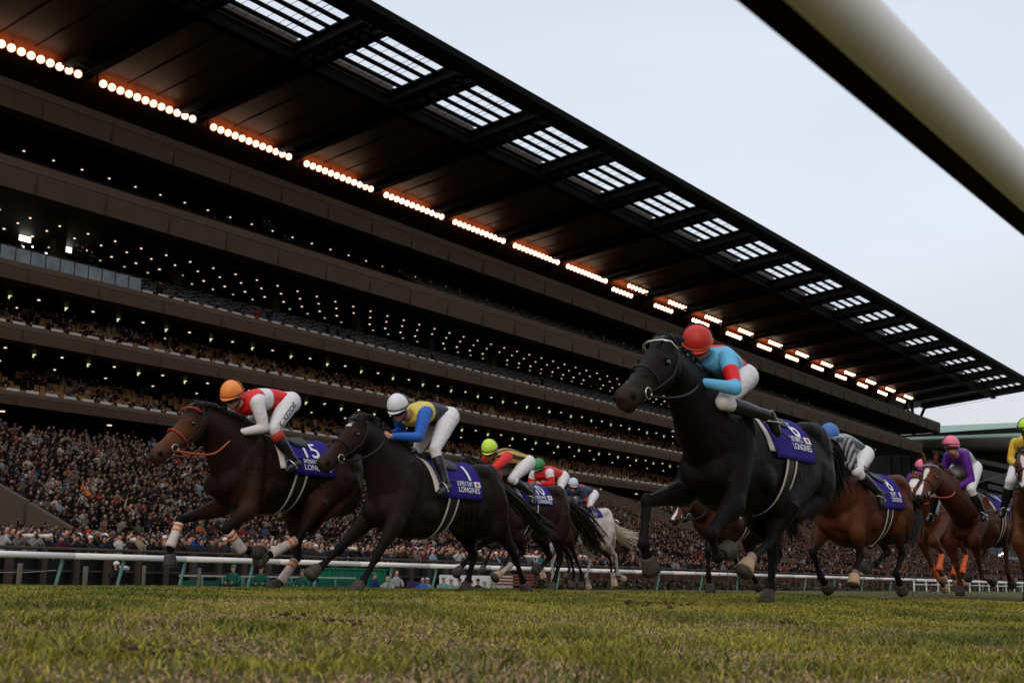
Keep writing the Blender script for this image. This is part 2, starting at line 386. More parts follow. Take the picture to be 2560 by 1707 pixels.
# dark recess behind the floodlights
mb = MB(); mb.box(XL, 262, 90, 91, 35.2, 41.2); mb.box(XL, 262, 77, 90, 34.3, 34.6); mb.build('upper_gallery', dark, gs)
# roof end: pale edge and strut
mb = MB(); mb.tube([(255, 80, 34.8), (264, 83, P0(83) + .5)], .4, 6); mb.tube([(259, 80, 34.8), (268, 86, P0(86) + .5)], .25, 6); mb.build('end_strut', steel, gs)
# ---- lower seating bowl
bowl = mat('bowl_concrete', (.03, .025, .022), .9, noise=.3, nscale=1)
mb = MB(); BY0, BZ0, RISE = 50.0, 1.75, .31
gaps = [(-60, 10), (33.4, 115.5), (119.7, 156.4), (160.4, 240)]
for (a, b) in gaps:
    for r in range(33):
        y = BY0 + r * .8; z = BZ0 + r * .8 * RISE
        mb.box(a + .3, b - .3, y, y + .8 + (.0 if r < 32 else 2), z - .6, z)
mb.build('seating_bowl', bowl, gs)
ww = mat('tan_end_wall', (.085, .062, .048), .8, noise=.1, nscale=.6)
for (a, b) in gaps:
    for x0 in (a, b - .28):
        mb = MB(); y0, y1 = 49.6, 57.2
        zt = lambda y: 1.0 + BZ0 + max(0, y - BY0) * .40
        for (p, q) in ((49.6, 53.3), (53.6, 76)):
            mb.add([(x0, p, 0), (x0 + .28, p, 0), (x0 + .28, q, 0), (x0, q, 0), (x0, p, zt(p)), (x0 + .28, p, zt(p)), (x0 + .28, q, min(zt(q), 12)), (x0, q, min(zt(q), 12))],
                [(0, 3, 2, 1), (4, 5, 6, 7), (0, 1, 5, 4), (1, 2, 6, 5), (2, 3, 7, 6), (3, 0, 4, 7)])
        mb.build('end_wall', [ww], gs)
    mb = MB(); mb.box(a, b, 49.75, 49.95, 1.2, BZ0 + .15); mb.build('front_kerb_wall', [ww], gs)
# ---- floodlight banks, one per bay
hot = mat('floodlight_lens', (1, .95, .9), .5, emit=(1, .74, .52), estr=8)
halom = mat('floodlight_halo_ring', (1, .4, .15), .4, emit=(1, .40, .18), estr=1.5)  # emissive ring imitates the orange halo around each lens
housing = mat('floodlight_housing', (.05, .04, .035), .4, metal=.5)
def lampmesh():
    mb = MB(); d = Vector((-.25, -.9, -.45)).normalized(); q = d.to_track_quat('Z', 'Y').to_matrix()
    ring = lambda r, z, n=16: [q @ Vector((r * math.cos(a), r * math.sin(a), z)) for a in [2 * math.pi * j / n for j in range(n)]]
    mb.loft([ring(.12, -.42), ring(.2, -.35), ring(.33, 0), ring(.33, .05)], 2, cap=True)
    mb.loft([ring(.35, .052), ring(.26, .056)], 1, cap=False); mb.loft([ring(.26, .058), ring(.26, .075)], 0)
    return mb
LM = lampmesh().mesh('lamp')
for m in (hot, halom, housing): LM.materials.append(m)
for bi, x in enumerate(BX[:-2]):
    n = bi - 2 + 0
    nm = ['directly above the left end', 'over'][0]
    stag = bi >= 9
    root = empty('floodlight_bank', (x + 5.8, 83, 41.5), None, 'floodlights', 'rows of floodlights under the grandstand roof')
    mb = MB()
    if stag:
        pts = [(x + 1.3 + i * .95, 82.9, 40.35) for i in range(6)] + [(x + 4.3 + i * 1.0, 82.2, 41.35) for i in range(6)]
        mb.box(x + .9, x + 6.6, 83.25, 83.4, 40.3, 40.4); mb.box(x + 3.9, x + 9.9, 82.6, 82.75, 41.3, 41.4)
        for xx in (x + 1, x + 6.4): mb.box(xx, xx + .1, 83.2, 83.3, 40.4, 41.8)
    else:
        pts = [(x + 1.35 + i * .845, 82.7, 40.95) for i in range(12)]
        mb.box(x + .9, x + 11.1, 83.1, 83.22, 40.9, 41.0)
        for xx in (x + 1, x + 5, x + 10.9): mb.box(xx, xx + .1, 83.1, 83.2, 41.0, 41.8)
        for xx in (x + 10.95, x + 11.15): mb.tube([(xx, 82.6, 40.4), (xx + .15, 82.7, 41.2)], .03, 5)
    mb.build('frame', steel2, root)
    for p in pts:
        o = bpy.data.objects.new('lamp', LM); COL.objects.link(o); reg(o, root, p)
    la = bpy.data.lights.new('floodlight_glow', 'AREA'); la.shape = 'RECTANGLE'; la.size = 9; la.size_y = .6; la.energy = 110; la.color = (1, .24, .08)
    lo = bpy.data.objects.new('floodlight_glow', la); COL.objects.link(lo); reg(lo, root, (x + 6, 83.3, 41.12)); lo.rotation_euler = (R(180), 0, 0)
    root['label'] = 'x'
    BANKS = globals().setdefault('BANKS', []); BANKS.append((root, x))
ords = ['second', 'third', 'fourth', 'fifth', 'sixth', 'seventh', 'eighth', 'ninth', 'tenth', 'eleventh', 'twelfth', 'thirteenth', 'fourteenth', 'fifteenth', 'sixteenth', 'seventeenth', 'eighteenth', 'nineteenth']
for i, (root, x) in enumerate(BANKS):
    if i == 0: root['label'] = 'floodlight bank under the grandstand roof cut by the left picture edge'
    elif i == len(BANKS) - 1: root['label'] = 'farthest small staggered floodlight bank at the right end of the roof'
    elif i < 9: root['label'] = 'straight row of glowing round floodlights, %s roof bay from the left' % ords[i - 1]
    else: root['label'] = 'two staggered rows of floodlights, %s roof bay from the left' % ords[i - 1]
# ================================================================ far annex building at the right
ax = empty('annex_building', (275, 75, 1.2), 'grey and glass annex with pale green roof beyond the grandstand end', 'building')
gr = mat('green_copper_roof', (.24, .33, .27), .6, noise=.1, nscale=.2)
gy = mat('grey_metal_band', (.085, .085, .08), .5, noise=.15, nscale=.2)
bl_ = mat('steel_blue_glass', (.085, .115, .135), .25, noise=.25, nscale=.15, spec=.5)
bw = mat('blue_grey_wall', (.15, .17, .185), .6, noise=.1, nscale=.2)
XA = 275.0
def quadX(pxs, X, mi=0, m=None, th=.6):
    P_ = [onX(p_, X) for p_ in pxs]; m.loft([[tuple(p) for p in P_], [(p.x + th, p.y, p.z) for p in P_]], mi)
mb = MB(); a_, b_, c_ = onX((2230, 1101), XA), onX((2560, 1089), XA), onX((2760, 1080), XA)
mb.loft([[(p.x + dx, p.y, p.z + dz) for dx, dz in ((.5, -.3), (.5, .1), (34, 7.2), (34, 6.0))] for p in (a_, b_, c_)]); mb.build('roof', gr, ax)
mb = MB(); rr = []
for px, y0, y1 in ((2210, 1102, 1122), (2300, 1099, 1122), (2400, 1094, 1124), (2500, 1090, 1127), (2600, 1087, 1131), (2780, 1080, 1140)):
    a_, b_ = onX((px, y0), XA), onX((px, y1), XA); h_ = a_.z - b_.z
    rr.append([(XA + 1, a_.y, a_.z), (XA, a_.y, a_.z - h_ * .15), (XA - .3, a_.y, a_.z - h_ * .5), (XA + .4, a_.y, a_.z - h_ * .85), (XA + 3, a_.y, b_.z), (XA + 6, a_.y, b_.z), (XA + 6, a_.y, a_.z)])
mb.loft(rr); mb.build('roof_band', gy, ax, smooth=True)
mb = MB(); mb.box(XA + 7, XA + 9, 40, 100, 1.2, 36); mb.build('rear_wall', mat('annex_dark', (.022, .024, .023), .4, noise=.3, nscale=.2), ax)
for i in range(12): q = MB(); q.box(XA + 6.5, XA + 6.9, 68 + i * 2.4, 68.3 + i * 2.4, 1.2, 31); q.build('mullion', steel2, ax)
bnd = mat('annex_band', (.075, .078, .078), .6, noise=.1, nscale=.3)
for i, (l_, r_, th) in enumerate((((2330, 1122), (2780, 1215), 10), ((2455, 1172), (2780, 1245), 26), ((2470, 1208), (2780, 1285), 12))):
    mb = MB(); quadX([l_, r_, (r_[0], r_[1] + th * 1.3), (l_[0], l_[1] + th)], XA + 1.5 - i * .4, 0, mb, 3); mb.build('terrace', bnd, ax)
mb = MB(); quadX([(2450, 1225), (2780, 1300), (2780, 1400), (2450, 1400)], XA + 1.2, 0, mb, .5); mb.build('glass_front', bl_, ax)
for px in (2470, 2492, 2514, 2536, 2558, 2580, 2602): mb = MB(); quadX([(px, 1228), (px + 2, 1229), (px + 2, 1392), (px, 1392)], XA + .9, 0, mb, .28); mb.build('window_frame', steel2, ax)
for py in (1318, 1331): mb = MB(); quadX([(2450, py), (2780, py + 14), (2780, py + 18), (2450, py + 3)], XA + .6, 0, mb, .28); mb.build('window_frame', bnd, ax)
mb = MB(); quadX([(2200, 1396), (2780, 1402), (2780, 1450), (2200, 1450)], XA - 3, 0, mb, 2); mb.build('base_wall', bw, ax)
mb = MB(); quadX([(2440, 1391), (2780, 1396), (2780, 1401), (2440, 1395)], XA - 3.3, 0, mb, 2); mb.build('sill', mat('annex_sill', (.3, .31, .32), .6), ax)
for (px, py) in ((2478, 1338), (2487, 1342), (2470, 1345), (2497, 1385), (2504, 1381), (2494, 1388)):
    mb = MB(); quadX([(px, py), (px + 4, py), (px + 4, py + 4), (px, py + 4)], XA + .3, 0, mb, .2); mb.build('wall_lamp', cool, ax)
# ================================================================ HORSES
zA = lambda x, y: (340 + x / 2.613, 900 + y / 2.613)
zB = lambda x, y: (740 + x / 2.613, 940 + y / 2.613)
zC = lambda x, y: (1500 + x / 2.063, 780 + y / 2.063)
zD = lambda x, y: (1100 + x / 3.563, 1060 + y / 3.563)
zE = lambda x, y: (1960 + x / 3.137, 1000 + y / 3.137)
zF = lambda x, y: (1560 + x / 4.2, 1180 + y / 4.2)
zG = lambda x, y: (1500 + x / 4.9, 780 + y / 4.9)
hair_m = lambda c, nm: mat(nm, c, .5, noise=.4, nscale=30, spec=.4)
coatm = mat('horse_coat', attr=True, rough=.5, noise=.22, nscale=7, spec=.4, ior=1.16, bump=.5, bscale=9, stretch=(1, 1, 1))
hoofm = mat('hoof_horn', (.055, .045, .035), .6, noise=.3, nscale=20)
hoofl = mat('pale_hoof_horn', (.42, .28, .17), .6, noise=.25, nscale=25)
shoe = mat('horseshoe_metal', (.10, .09, .08), .6, metal=.2)
eyem = mat('horse_eye', (.006, .004, .003), .08, spec=.8)
leather = mat('black_leather', (.010, .009, .009), .5, spec=.22)
leatherb = mat('brown_leather', (.06, .022, .012), .4)
orange_l = mat('orange_rein_leather', (.42, .085, .02), .5, noise=.15, nscale=30)
redrub = mat('red_rubber', (.40, .05, .035), .5)
metalb = mat('bit_metal', (.55, .5, .42), .25, metal=.9)
creamw = mat('cream_webbing', (.52, .47, .38), .6)
clothm = mat('purple_saddlecloth', (.026, .016, .165), .85, noise=.12, nscale=12, spec=.1)
clothw = mat('white_print', (.72, .71, .72), .7)
clothr = mat('red_print', (.5, .02, .02), .7)
clothb = mat('blue_print', (.03, .06, .4), .7)
padm = mat('white_sheepskin_pad', (.60, .55, .50), .8, noise=.1, nscale=20)
BAND = {'w': mat('white_leg_bandage', (.56, .48, .44), .85, noise=.25, nscale=14), 'o': mat('orange_bandage', (.75, .14, .05), .8, noise=.12, nscale=14), 't': mat('orange_tape', (.62, .2, .08), .7)}
def V3(p, y): return Vector((p[0], y, p[1]))
def ring(top, bot, hw, yc, n=20, sq=.9, topn=0.0):
    c = (Vector((top[0], 0, top[1])) + Vector((bot[0], 0, bot[1]))) / 2; h = (Vector((top[0], 0, top[1])) - Vector((bot[0], 0, bot[1]))) / 2
    o = []
    for j in range(n):
        a = 2 * math.pi * j / n; cs, sn = math.cos(a), math.sin(a)
        f = 1 - topn * max(0, cs) ** 1.5
        o.append(Vector((c.x + h.x * cs, yc + hw * f * math.copysign(abs(sn) ** sq, sn), c.z + h.z * cs)))
    return o
def horse(S):
    Y = S['Y']; cr = onY(S['croup'], Y); k = S.get('k', 1.13); kl = S.get('kl', 1.06); pt = S.get('pitch', 0)
    f = Vector((-math.cos(pt), 0, math.sin(pt))); u = Vector((math.sin(pt), 0, math.cos(pt)))
    def TP(uu, ww): q = cr + f * ((uu + .45) * k * kl) + u * (ww * k); return (q.x, q.z)
    deep = S.get('deep', 1.0)
    secs = [(-.82, -.36, -.52, .07), (-.78, -.22, -.62, .15), (-.68, -.09, -.70, .235), (-.55, -.02, -.72, .275), (-.42, 0.0, -.68, .285), (-.25, -.015, -.60, .275), (-.05, -.045, -.625, .28), (.14, -.05, -.70, .285), (.30, -.02, -.745, .275), (.44, .005, -.76, .255), (.58, -.05, -.74, .24), (.70, -.16, -.70, .215), (.79, -.27, -.64, .185), (.86, -.37, -.55, .10)]
    body = MB()
    body.loft([ring(TP(a, b), TP(a, c * deep), hw * k, Y, sq=.82, topn=.25 if a > .25 else .12) for a, b, c, hw in secs])
    for sgn in (-1, 1):
        for (uu, ww, yy, ra, rb_, rc_) in ((.40, -.50, .235, .12, .05, .10), (.56, -.22, .20, .07, .045, .17), (.80, -.50, .085, .09, .085, .11), (-.42, -.10, .13, .20, .13, .10), (-.66, -.30, .13, .10, .10, .20), (-.30, -.42, .235, .08, .045, .12), (.66, -.30, .165, .07, .06, .14)):
            q_ = TP(uu, ww); body.ell((q_[0], Y + sgn * yy * k, q_[1]), (ra * k, rb_ * k, rc_ * k), n=12, k=8)
        for i_ in range(6):
            q0, q1, q2 = TP(.24 - i_ * .075, -.30), TP(.20 - i_ * .075, -.46), TP(.14 - i_ * .075, -.62)
            body.tube([(q0[0], Y + sgn * .254 * k, q0[1]), (q1[0], Y + sgn * .259 * k, q1[1]), (q2[0], Y + sgn * .205 * k, q2[1])], [.014 * k, .020 * k, .014 * k], 6)
    tr = MB(); tr.loft([ring(TP(a, b), TP(a, c * deep), hw * k, Y, n=48, sq=.82, topn=.25 if a > .25 else .12) for a, b, c, hw in secs]); tbvh = BVHTree.FromPolygons(tr.v, tr.f)
    poll = onY(S['poll'], Y + S.get('head_y', 0)); muz = onY(S['muzzle'], Y + S.get('head_y', 0)); hy = Y + S.get('head_y', 0)
    d = (muz - poll); d.y = 0; HLn = d.length; d.normalize(); nn = Vector((-d.z, 0, d.x))
    if nn.z > 0: nn = -nn
    # nn points toward jaw (down/back)
    if nn.x < 0 and abs(nn.x) > abs(nn.z): nn = -nn
    hs = HLn / .64
    def HP(t, o): q = poll + d * (t * HLn) + nn * (o * hs); return (q.x, q.z)
    # neck: bezier of top and bottom lines
    tb = Vector(TP(.34, -.01)); tt = Vector(HP(-.06, .0)); bb = Vector(TP(.83, -.50)); bt = Vector(HP(.14, .245))
    nk = S.get('arch', .06)
    dirn = (tt - tb).normalized(); pn = Vector((-dirn.y, dirn.x)); pn = pn if pn.y > 0 else -pn
    m1 = (tb + tt) / 2 + pn * nk; dirb = (bt - bb).normalized(); m2 = (bb + bt) / 2 - pn * S.get('under', .05)
    rings = []
    for i in range(9):
        t = i / 8; q = lambda a, b, c: a * (1 - t) ** 2 + b * (2 * t * (1 - t)) + c * t * t
        yc = Y * (1 - t) + hy * t; hw = [.215, .20, .178, .156, .136, .118, .104, .095, .088][i] * k
        rings.append(ring(q(tb, m1, tt), q(bb, m2, bt), hw, yc, topn=.45, sq=.95))
    body.loft(rings)
    hsec = [(-.12, .035, .14, .045), (-.04, .0, .20, .075), (.06, -.008, .255, .092), (.16, -.008, .275, .100), (.27, -.002, .265, .100), (.38, .006, .245, .090), (.50, .012, .212, .074), (.62, .014, .186, .064), (.74, .010, .172, .060), (.85, .002, .166, .063), (.94, .006, .150, .060), (1.0, .026, .12, .046)]
    body.loft([ring(HP(t, a), HP(t, b), w * hs, hy, n=18, sq=.8, topn=.12) for t, a, b, w in hsec])
    X3 = lambda t, o, y: Vector((HP(t, o)[0], hy + y * hs, HP(t, o)[1]))
    for sgn in (-1, 1):
        body.ell(X3(.14, .15, sgn * .072), (.075 * hs, .045 * hs, .085 * hs), n=10, k=6)       # cheek
        body.ell(X3(.255, .055, sgn * .086), (.035 * hs, .022 * hs, .025 * hs), n=8, k=5)       # brow
        body.ell(X3(.90, .05, sgn * .046), (.035 * hs, .022 * hs, .035 * hs), n=8, k=5)
        body.ell(X3(.55, .06, sgn * .045), (.06 * hs, .02 * hs, .02 * hs), n=8, k=5)
        # ear
        e0 = X3(-.02, .02, sgn * .055); ed = S.get('ear', (0.10, 0.06)); e1 = e0 + Vector((ed[0], sgn * .025, ed[1] + .02)) * hs * 1.15
        body.tube([e0, e0.lerp(e1, .35), e0.lerp(e1, .75), e1], [.028 * hs, .034 * hs, .022 * hs, .005], 8, flat=.6)
    body.ell(X3(.93, .135, 0), (.04 * hs, .035 * hs, .028 * hs), n=10, k=6)                     # chin
    # shoulders, haunches
    segs = []; C = S['col']; pts = S.get('points', (.008, .006, .006)); muzc = S.get('muzcol', (.03, .02, .015))
    def s3(p): return (p[0], p[1], p[2])
    segs.append((s3(V3(TP(-.7, -.3), Y)), s3(V3(TP(.6, -.4), Y)), .27, .25, C, C))
    segs.append((s3(V3(TP(.6, -.3), Y)), s3(X3(.05, .12, 0)), .22, .09, C, C))
    segs.append((s3(X3(.05, .12, 0)), s3(X3(.62, .09, 0)), .11, .075, C, S.get('facecol', C)))
    segs.append((s3(X3(.70, .08, 0)), s3(X3(1, .07, 0)), .07, .06, S.get('facecol', C), muzc))
    hooves = []; bands = []; low = S.get('lowleg', pts)
    def leg(L4, sgn, front, sock=None, band=None, hoofmat=None):
        yl = Y + sgn * (.17 if front else .165) * k
        J = [onY(p, yl) for p in L4]
        if S.get('legy'): pass
        a, b, c, h = J
        if front:
            top = V3(TP(.60, -.34), Y + sgn * .17 * k); a = Vector((a.x, Y + sgn * .185 * k, a.z)); b.y = Y + sgn * .16 * k; c.y = Y + sgn * .15 * k; h.y = c.y
            body.ell(top, (.15 * k, .085 * k, .20 * k), n=12, k=8)
            body.tube([top, top.lerp(a, .5), a], [.12 * k, .112 * k, .092 * k], 12, flat=.7, rc=True)
            body.ell(a, (.098 * k, .078 * k, .10 * k), n=12, k=8); m = a.lerp(b, .45); body.tube([a, a.lerp(b, .22), m, a.lerp(b, .8), b], [.092 * k, .086 * k, .064 * k, .046 * k, .044 * k], 12, flat=.85)
            body.ell(b, (.05 * k, .045 * k, .056 * k), n=10, k=6)
        else:
            top = V3(TP(-.50, -.22), Y + sgn * .15 * k); a.y = Y + sgn * .19 * k; b.y = Y + sgn * .14 * k; c.y = Y + sgn * .13 * k; h.y = c.y
            body.ell(top, (.21 * k, .13 * k, .23 * k), n=12, k=8)
            q = V3(TP(-.62, -.5), Y + sgn * .15 * k)
            body.tube([top.lerp(a, .12), top.lerp(a, .5), a], [.175 * k, .185 * k, .14 * k], 14, flat=.66, rc=True); body.ell(a, (.15 * k, .10 * k, .15 * k), n=12, k=8)
            body.tube([q.lerp(top, .6), q.lerp(top, .2), q.lerp(b, .2), q.lerp(b, .55)], [.13 * k, .145 * k, .115 * k, .055 * k], 12, flat=.72, rc=True)
            body.tube([a, a.lerp(b, .25), a.lerp(b, .55), a.lerp(b, .85), b], [.13 * k, .115 * k, .075 * k, .048 * k, .046 * k], 12, flat=.75)
            body.ell(b, (.05 * k, .043 * k, .058 * k), n=10, k=6)
            back = (b - a).normalized(); cd = (c - b).normalized(); hk = b - cd * .075 * k + (back * .03 * k)
            body.tube([b.lerp(c, .25), b, hk], [.032 * k, .038 * k, .026 * k], 8)
            body.tube([hk, hk.lerp(a, .35), a.lerp(b, .4)], [.022 * k, .016 * k, .03 * k], 8)
        r0 = .036 if front else .039
        body.tube([b, b.lerp(c, .15), b.lerp(c, .5), b.lerp(c, .85), c], [.046 * k, r0 * k, .031 * k, .034 * k, .042 * k], 10, flat=.8)
        body.ell(c, (.046 * k, .038 * k, .046 * k), n=10, k=6)
        hd = (h - c); hl = max(hd.length, .16); hd = hd.normalized(); cor = c + hd * (hl - .10 * k)
        body.tube([c, c.lerp(cor, .5), cor], [.04 * k, .031 * k, .044 * k], 10)
        # hoof
        hb = MB(); tip = c + hd * hl; n = 12
        side = Vector((0, 1, 0)); fwd_ = hd.cross(side).normalized(); fwd_ = fwd_ if (fwd_.x < 0) else -fwd_
        def hr(cn, r, sx=1.0): return [cn + fwd_ * (math.cos(q) * r * sx + .012) + side * math.sin(q) * r for q in [2 * math.pi * j / n for j in range(n)]]
        hb.loft([hr(cor - hd * .015, .043 * k), hr(cor, .048 * k), hr(cor.lerp(tip, .6), .056 * k, 1.08), hr(tip - hd * .008, .062 * k, 1.12)], 0)
        hb.loft([hr(tip - hd * .008, .06 * k, 1.1), hr(tip, .06 * k, 1.1)], 1)
        hooves.append((hb, hoofmat or hoofm))
        upc = S.get('armcol', C)
        segs.append((s3(top), s3(a), .14, .1, C, upc)); segs.append((s3(a), s3(b), .09, .05, upc, low)); segs.append((s3(b), s3(c), .045, .04, low, low))
        segs.append((s3(c), s3(cor), .042, .045, sock or low, sock or low))
        if band:
            bm_ = MB(); p0, p1 = b.lerp(c, .14), b.lerp(c, 1.04); A = (p1 - p0)
            bm_.tube([p0, p0.lerp(p1, .1), p0.lerp(p1, .5), p0.lerp(p1, .88), p1], [.047 * k, .044 * k, .044 * k, .05 * k, .049 * k], 12, flat=.88, mi=0)
            if band == 'w':
                for t0 in (.06, .24):
                    bm_.tube([p0.lerp(p1, t0), p0.lerp(p1, t0 + .09)], [.0485 * k, .0480 * k], 12, mi=1, flat=.88)
            bands.append((bm_, band))
    for key, sgn, fr in (('fn', -1, True), ('ff', 1, True), ('hn', -1, False), ('hf', 1, False)):
        o = S.get(key + '_o', {}); leg(S[key], sgn, fr, **o)
    # dock of the tail
    me = remesh(body, S.get('vox', .013), 9, 'horse_body')
    Vc = coords(me).astype(float)
    idx, t = segdist(Vc, [q[:4] for q in segs])
    c0 = np.array([q[4] for q in segs]); c1 = np.array([q[5] for q in segs]); cc = c0[idx] * (1 - t[:, None]) + c1[idx] * t[:, None]
    # blaze
    if S.get('blaze'):
        rel = Vc - np.array(poll); tl = rel @ np.array(d) / HLn; ol = rel @ np.array(nn) / hs
        wv = .018 + .012 * np.sin(tl * 9) + (.03 if S['blaze'] > 1 else 0)
        msk = (ol < .06) & (np.abs(Vc[:, 1] - hy) < wv * hs) & (tl > (.12)) & (tl < (.95 if S['blaze'] != .5 else .22))
        cc[msk] = (.62, .56, .52)
    if S.get('dapple'):
        cc *= (1 + .12 * np.sin(Vc[:, 0:1] * 23) * np.sin(Vc[:, 2:3] * 27))
    gd = gz(Y); root = empty('racehorse', (cr.x - .4, Y, gd), S['label'], 'horse', 'racehorses galloping down the straight')
    setcol(me, cc); bo = link('body', me, coatm, root)
    bvh = BVHTree.FromPolygons([tuple(v) for v in Vc], [tuple(p.vertices) for p in me.polygons])
    for i, (hb, hm) in enumerate(hooves): hb.build('hoof', [hm, shoe], root, smooth=True)
    for bm_, b in bands: bm_.build('leg_bandage', [BAND[b], BAND['t']], root, smooth=True)
    for sgn in (-1, 1):
        q = MB(); q.ell(X3(.27, .078, sgn * .098), (.021 * hs, .012 * hs, .018 * hs)); q.build('eye', eyem, bo, smooth=True)
        q = MB(); q.ell(X3(.925, .058, sgn * .062), (.024 * hs, .012 * hs, .022 * hs)); q.build('nostril', mat('nostril_dark', (.004, .003, .003), .8), bo, smooth=True)
    for sgn in (-1, 1):
        q = MB(); q.tube([X3(.99, .09, sgn * .03), X3(.93, .098, sgn * .058), X3(.84, .108, sgn * .060), X3(.76, .118, sgn * .058)], [.004, .005, .004, .002], 5); q.build('mouth', mat('nostril_dark'), bo, smooth=True)
    # mane and forelock
    hc = S.get('haircol', (.007, .006, .006)); hm = hair_m(hc, 'hair_' + S['id'])
    q = MB()
    for i in range(S.get('mane', 260)):
        t = random.random(); yc = Y * (1 - t) + hy * t
        p = tb * (1 - t) ** 2 + m1 * (2 * t * (1 - t)) + tt * t * t; p0 = Vector((p.x, yc + random.uniform(-.02, .02), p.y - .012))
        sg = random.choice((-1, 1, 1)); ln = random.uniform(.07, .12)
        q.tube([p0, p0 + Vector((ln * .5, sg * .03, .025 + random.uniform(-.01, .02))), p0 + Vector((ln * 1.0, sg * .055, random.uniform(-.06, .02)))], [.007, .006, .001], 4)
    for i in range(24):
        p0 = X3(-.02 + random.uniform(-.03, .03), -.008, random.uniform(-.035, .035)); q.tube([p0, p0 + (d * .06 - nn * .012) * hs, p0 + (d * .13 + nn * .0) * hs + Vector((.01, 0, .0))], [.008, .006, .001], 4)
    q.build('mane', hm, root, smooth=True)
    # tail
    t0 = V3(TP(-.79, -.14), Y); t0.y = Y; path = [onY(p, Y) for p in S['tail']]
    P = [t0] + path; q = MB(); nT = S.get('ntail', 150); sprd = S.get('tspread', .07)
    def bez(t):
        m = t * (len(P) - 1); i = min(int(m), len(P) - 2); a = m - i
        p0 = P[max(i - 1, 0)]; p1 = P[i]; p2 = P[i + 1]; p3 = P[min(i + 2, len(P) - 1)]
        return .5 * ((2 * p1) + (p2 - p0) * a + (2 * p0 - 5 * p1 + 4 * p2 - p3) * a * a + (3 * p1 - p0 - 3 * p2 + p3) * a ** 3)
    q.tube([bez(i / 20 * .35) for i in range(6)], [.035, .04, .04, .035, .02, .004], 8)
    for i in range(nT):
        a = random.gauss(0, 1); b = random.gauss(0, 1); ln = random.uniform(.7, 1.0); st_ = random.uniform(0, .2); ph = random.uniform(0, 6)
        pp = []
        for j in range(8):
            t = st_ + (ln - st_) * j / 7; p = bez(min(t, 1)); s_ = sprd * (.25 + 1.0 * t); pp.append(p + Vector((0, a * s_ * .8, b * s_)) + Vector((.01 * math.sin(ph + t * 7), .012 * math.cos(ph + t * 6), .012 * math.sin(ph * 2 + t * 8))))
        q.tube(pp, [.006, .010, .011, .010, .009, .007, .005, .001], 4)
    q.build('tail', hm, root, smooth=True)
    # ---- casting onto the trunk
    def cast(uu, phi, off, w0=-.36):
        ax = Vector((TP(uu, w0)[0], Y, TP(uu, w0)[1])); dr = u * math.cos(phi) + Vector((0, -1, 0)) * math.sin(phi)
        h1 = tbvh.ray_cast(ax + dr * .62, -dr, .62)[0]; h2 = bvh.ray_cast(ax + dr * .62, -dr, .62)[0]
        p = h1 if h1 is not None else ax + dr * .28
        if h2 is not None and not R(97) < phi < R(263) and 0 < (h2 - ax).length - (p - ax).length < .07: p = h2
        return p + dr * off
    def ribbon(name, u0, u1, ph0, ph1, off, m, nu=4, nph=28, slant=0.0, parent=root, thick=.004):
        q = MB(); vs = []
        for i in range(nph + 1):
            ph = ph0 + (ph1 - ph0) * i / nph
            for j in range(nu + 1): vs.append(cast(u0 + (u1 - u0) * j / nu + slant * (1 - math.cos(ph)) * .5, ph, off))
        fs = [(i * (nu + 1) + j, i * (nu + 1) + j + 1, (i + 1) * (nu + 1) + j + 1, (i + 1) * (nu + 1) + j) for i in range(nph) for j in range(nu)]
        q.add(vs, fs); o = q.build(name, m, parent, smooth=True)
        sm = o.modifiers.new('thickness', 'SOLIDIFY'); sm.thickness = thick; sm.offset = 1
        return o
    if S.get('tack', True):
        cu0, cu1 = S.get('cloth', (.32, -.25)); ph = S.get('cph', 1.3)
        ribbon('saddle_pad', cu0 + .05, cu0 - .22, -ph * .9, ph * .9, .010, padm, thick=.008)
        cl = ribbon('saddlecloth', cu0, cu1, -ph, ph, .026, clothm, nu=14, nph=30, thick=.006)
        gu = S.get('girth', .12)
        ribbon('girth', gu + .03, gu - .09, R(75), R(285), .010, leather, nu=3, slant=.12)
        for g0 in (gu + .035, gu - .085): ribbon('girth_strap', g0, g0 - .022, R(68), R(292), .018, creamw, nu=2, slant=.12)
        # saddle
        q = MB(); ux = S.get('saddle', .12)
        rr = []
        for i in range(7):
            t = i / 6; w_ = [.06, .10, .13, .14, .14, .13, .08][i]; hgt = [.06, .04, .025, .02, .02, .03, .035][i]
            rr.append([cast(ux + .13 - .29 * t, a, .035 + (hgt if abs(a) < .2 else hgt * .4)) for a in np.linspace(-w_ * 5, w_ * 5, 7)] + [cast(ux + .13 - .29 * t, a, .03) for a in np.linspace(w_ * 5, -w_ * 5, 7)])
        q.loft(rr); q.build('saddle', leather, root, smooth=True)
        # printed text on the near side
        def printed(txt, height, x0, arc, m, off=.036, sx=1.0, fit=None):
            cu = bpy.data.curves.new('t', 'FONT'); cu.body = txt; cu.size = height * 1.38; cu.resolution_u = 4; cu.offset = .0025 if height > .1 else .001
            to = bpy.data.objects.new('t', cu); COL.objects.link(to); dg = bpy.context.evaluated_depsgraph_get()
            tm = bpy.data.meshes.new_from_object(to.evaluated_get(dg)); bpy.data.objects.remove(to)
            bm = bmesh.new(); bm.from_mesh(tm)
            if fit: sx = fit / max(v.co.x for v in bm.verts)
            for _ in range(3):
                le = [e_ for e_ in bm.edges if e_.calc_length() > .025]
                if le: bmesh.ops.subdivide_edges(bm, edges=le, cuts=1)
                bmesh.ops.triangulate(bm, faces=bm.faces)
            for v in bm.verts:
                xx, yy = v.co.x * sx, v.co.y
                v.co = cast(x0 + S.get('psh', .10) - xx / k, (arc + S.get('pdn', .05) - yy) / .33 / k, off)
            bm.to_mesh(tm); bm.free(); tm.materials.clear()
            return link('printed_number' if height > .1 else 'printed_lettering', tm, m, cl)
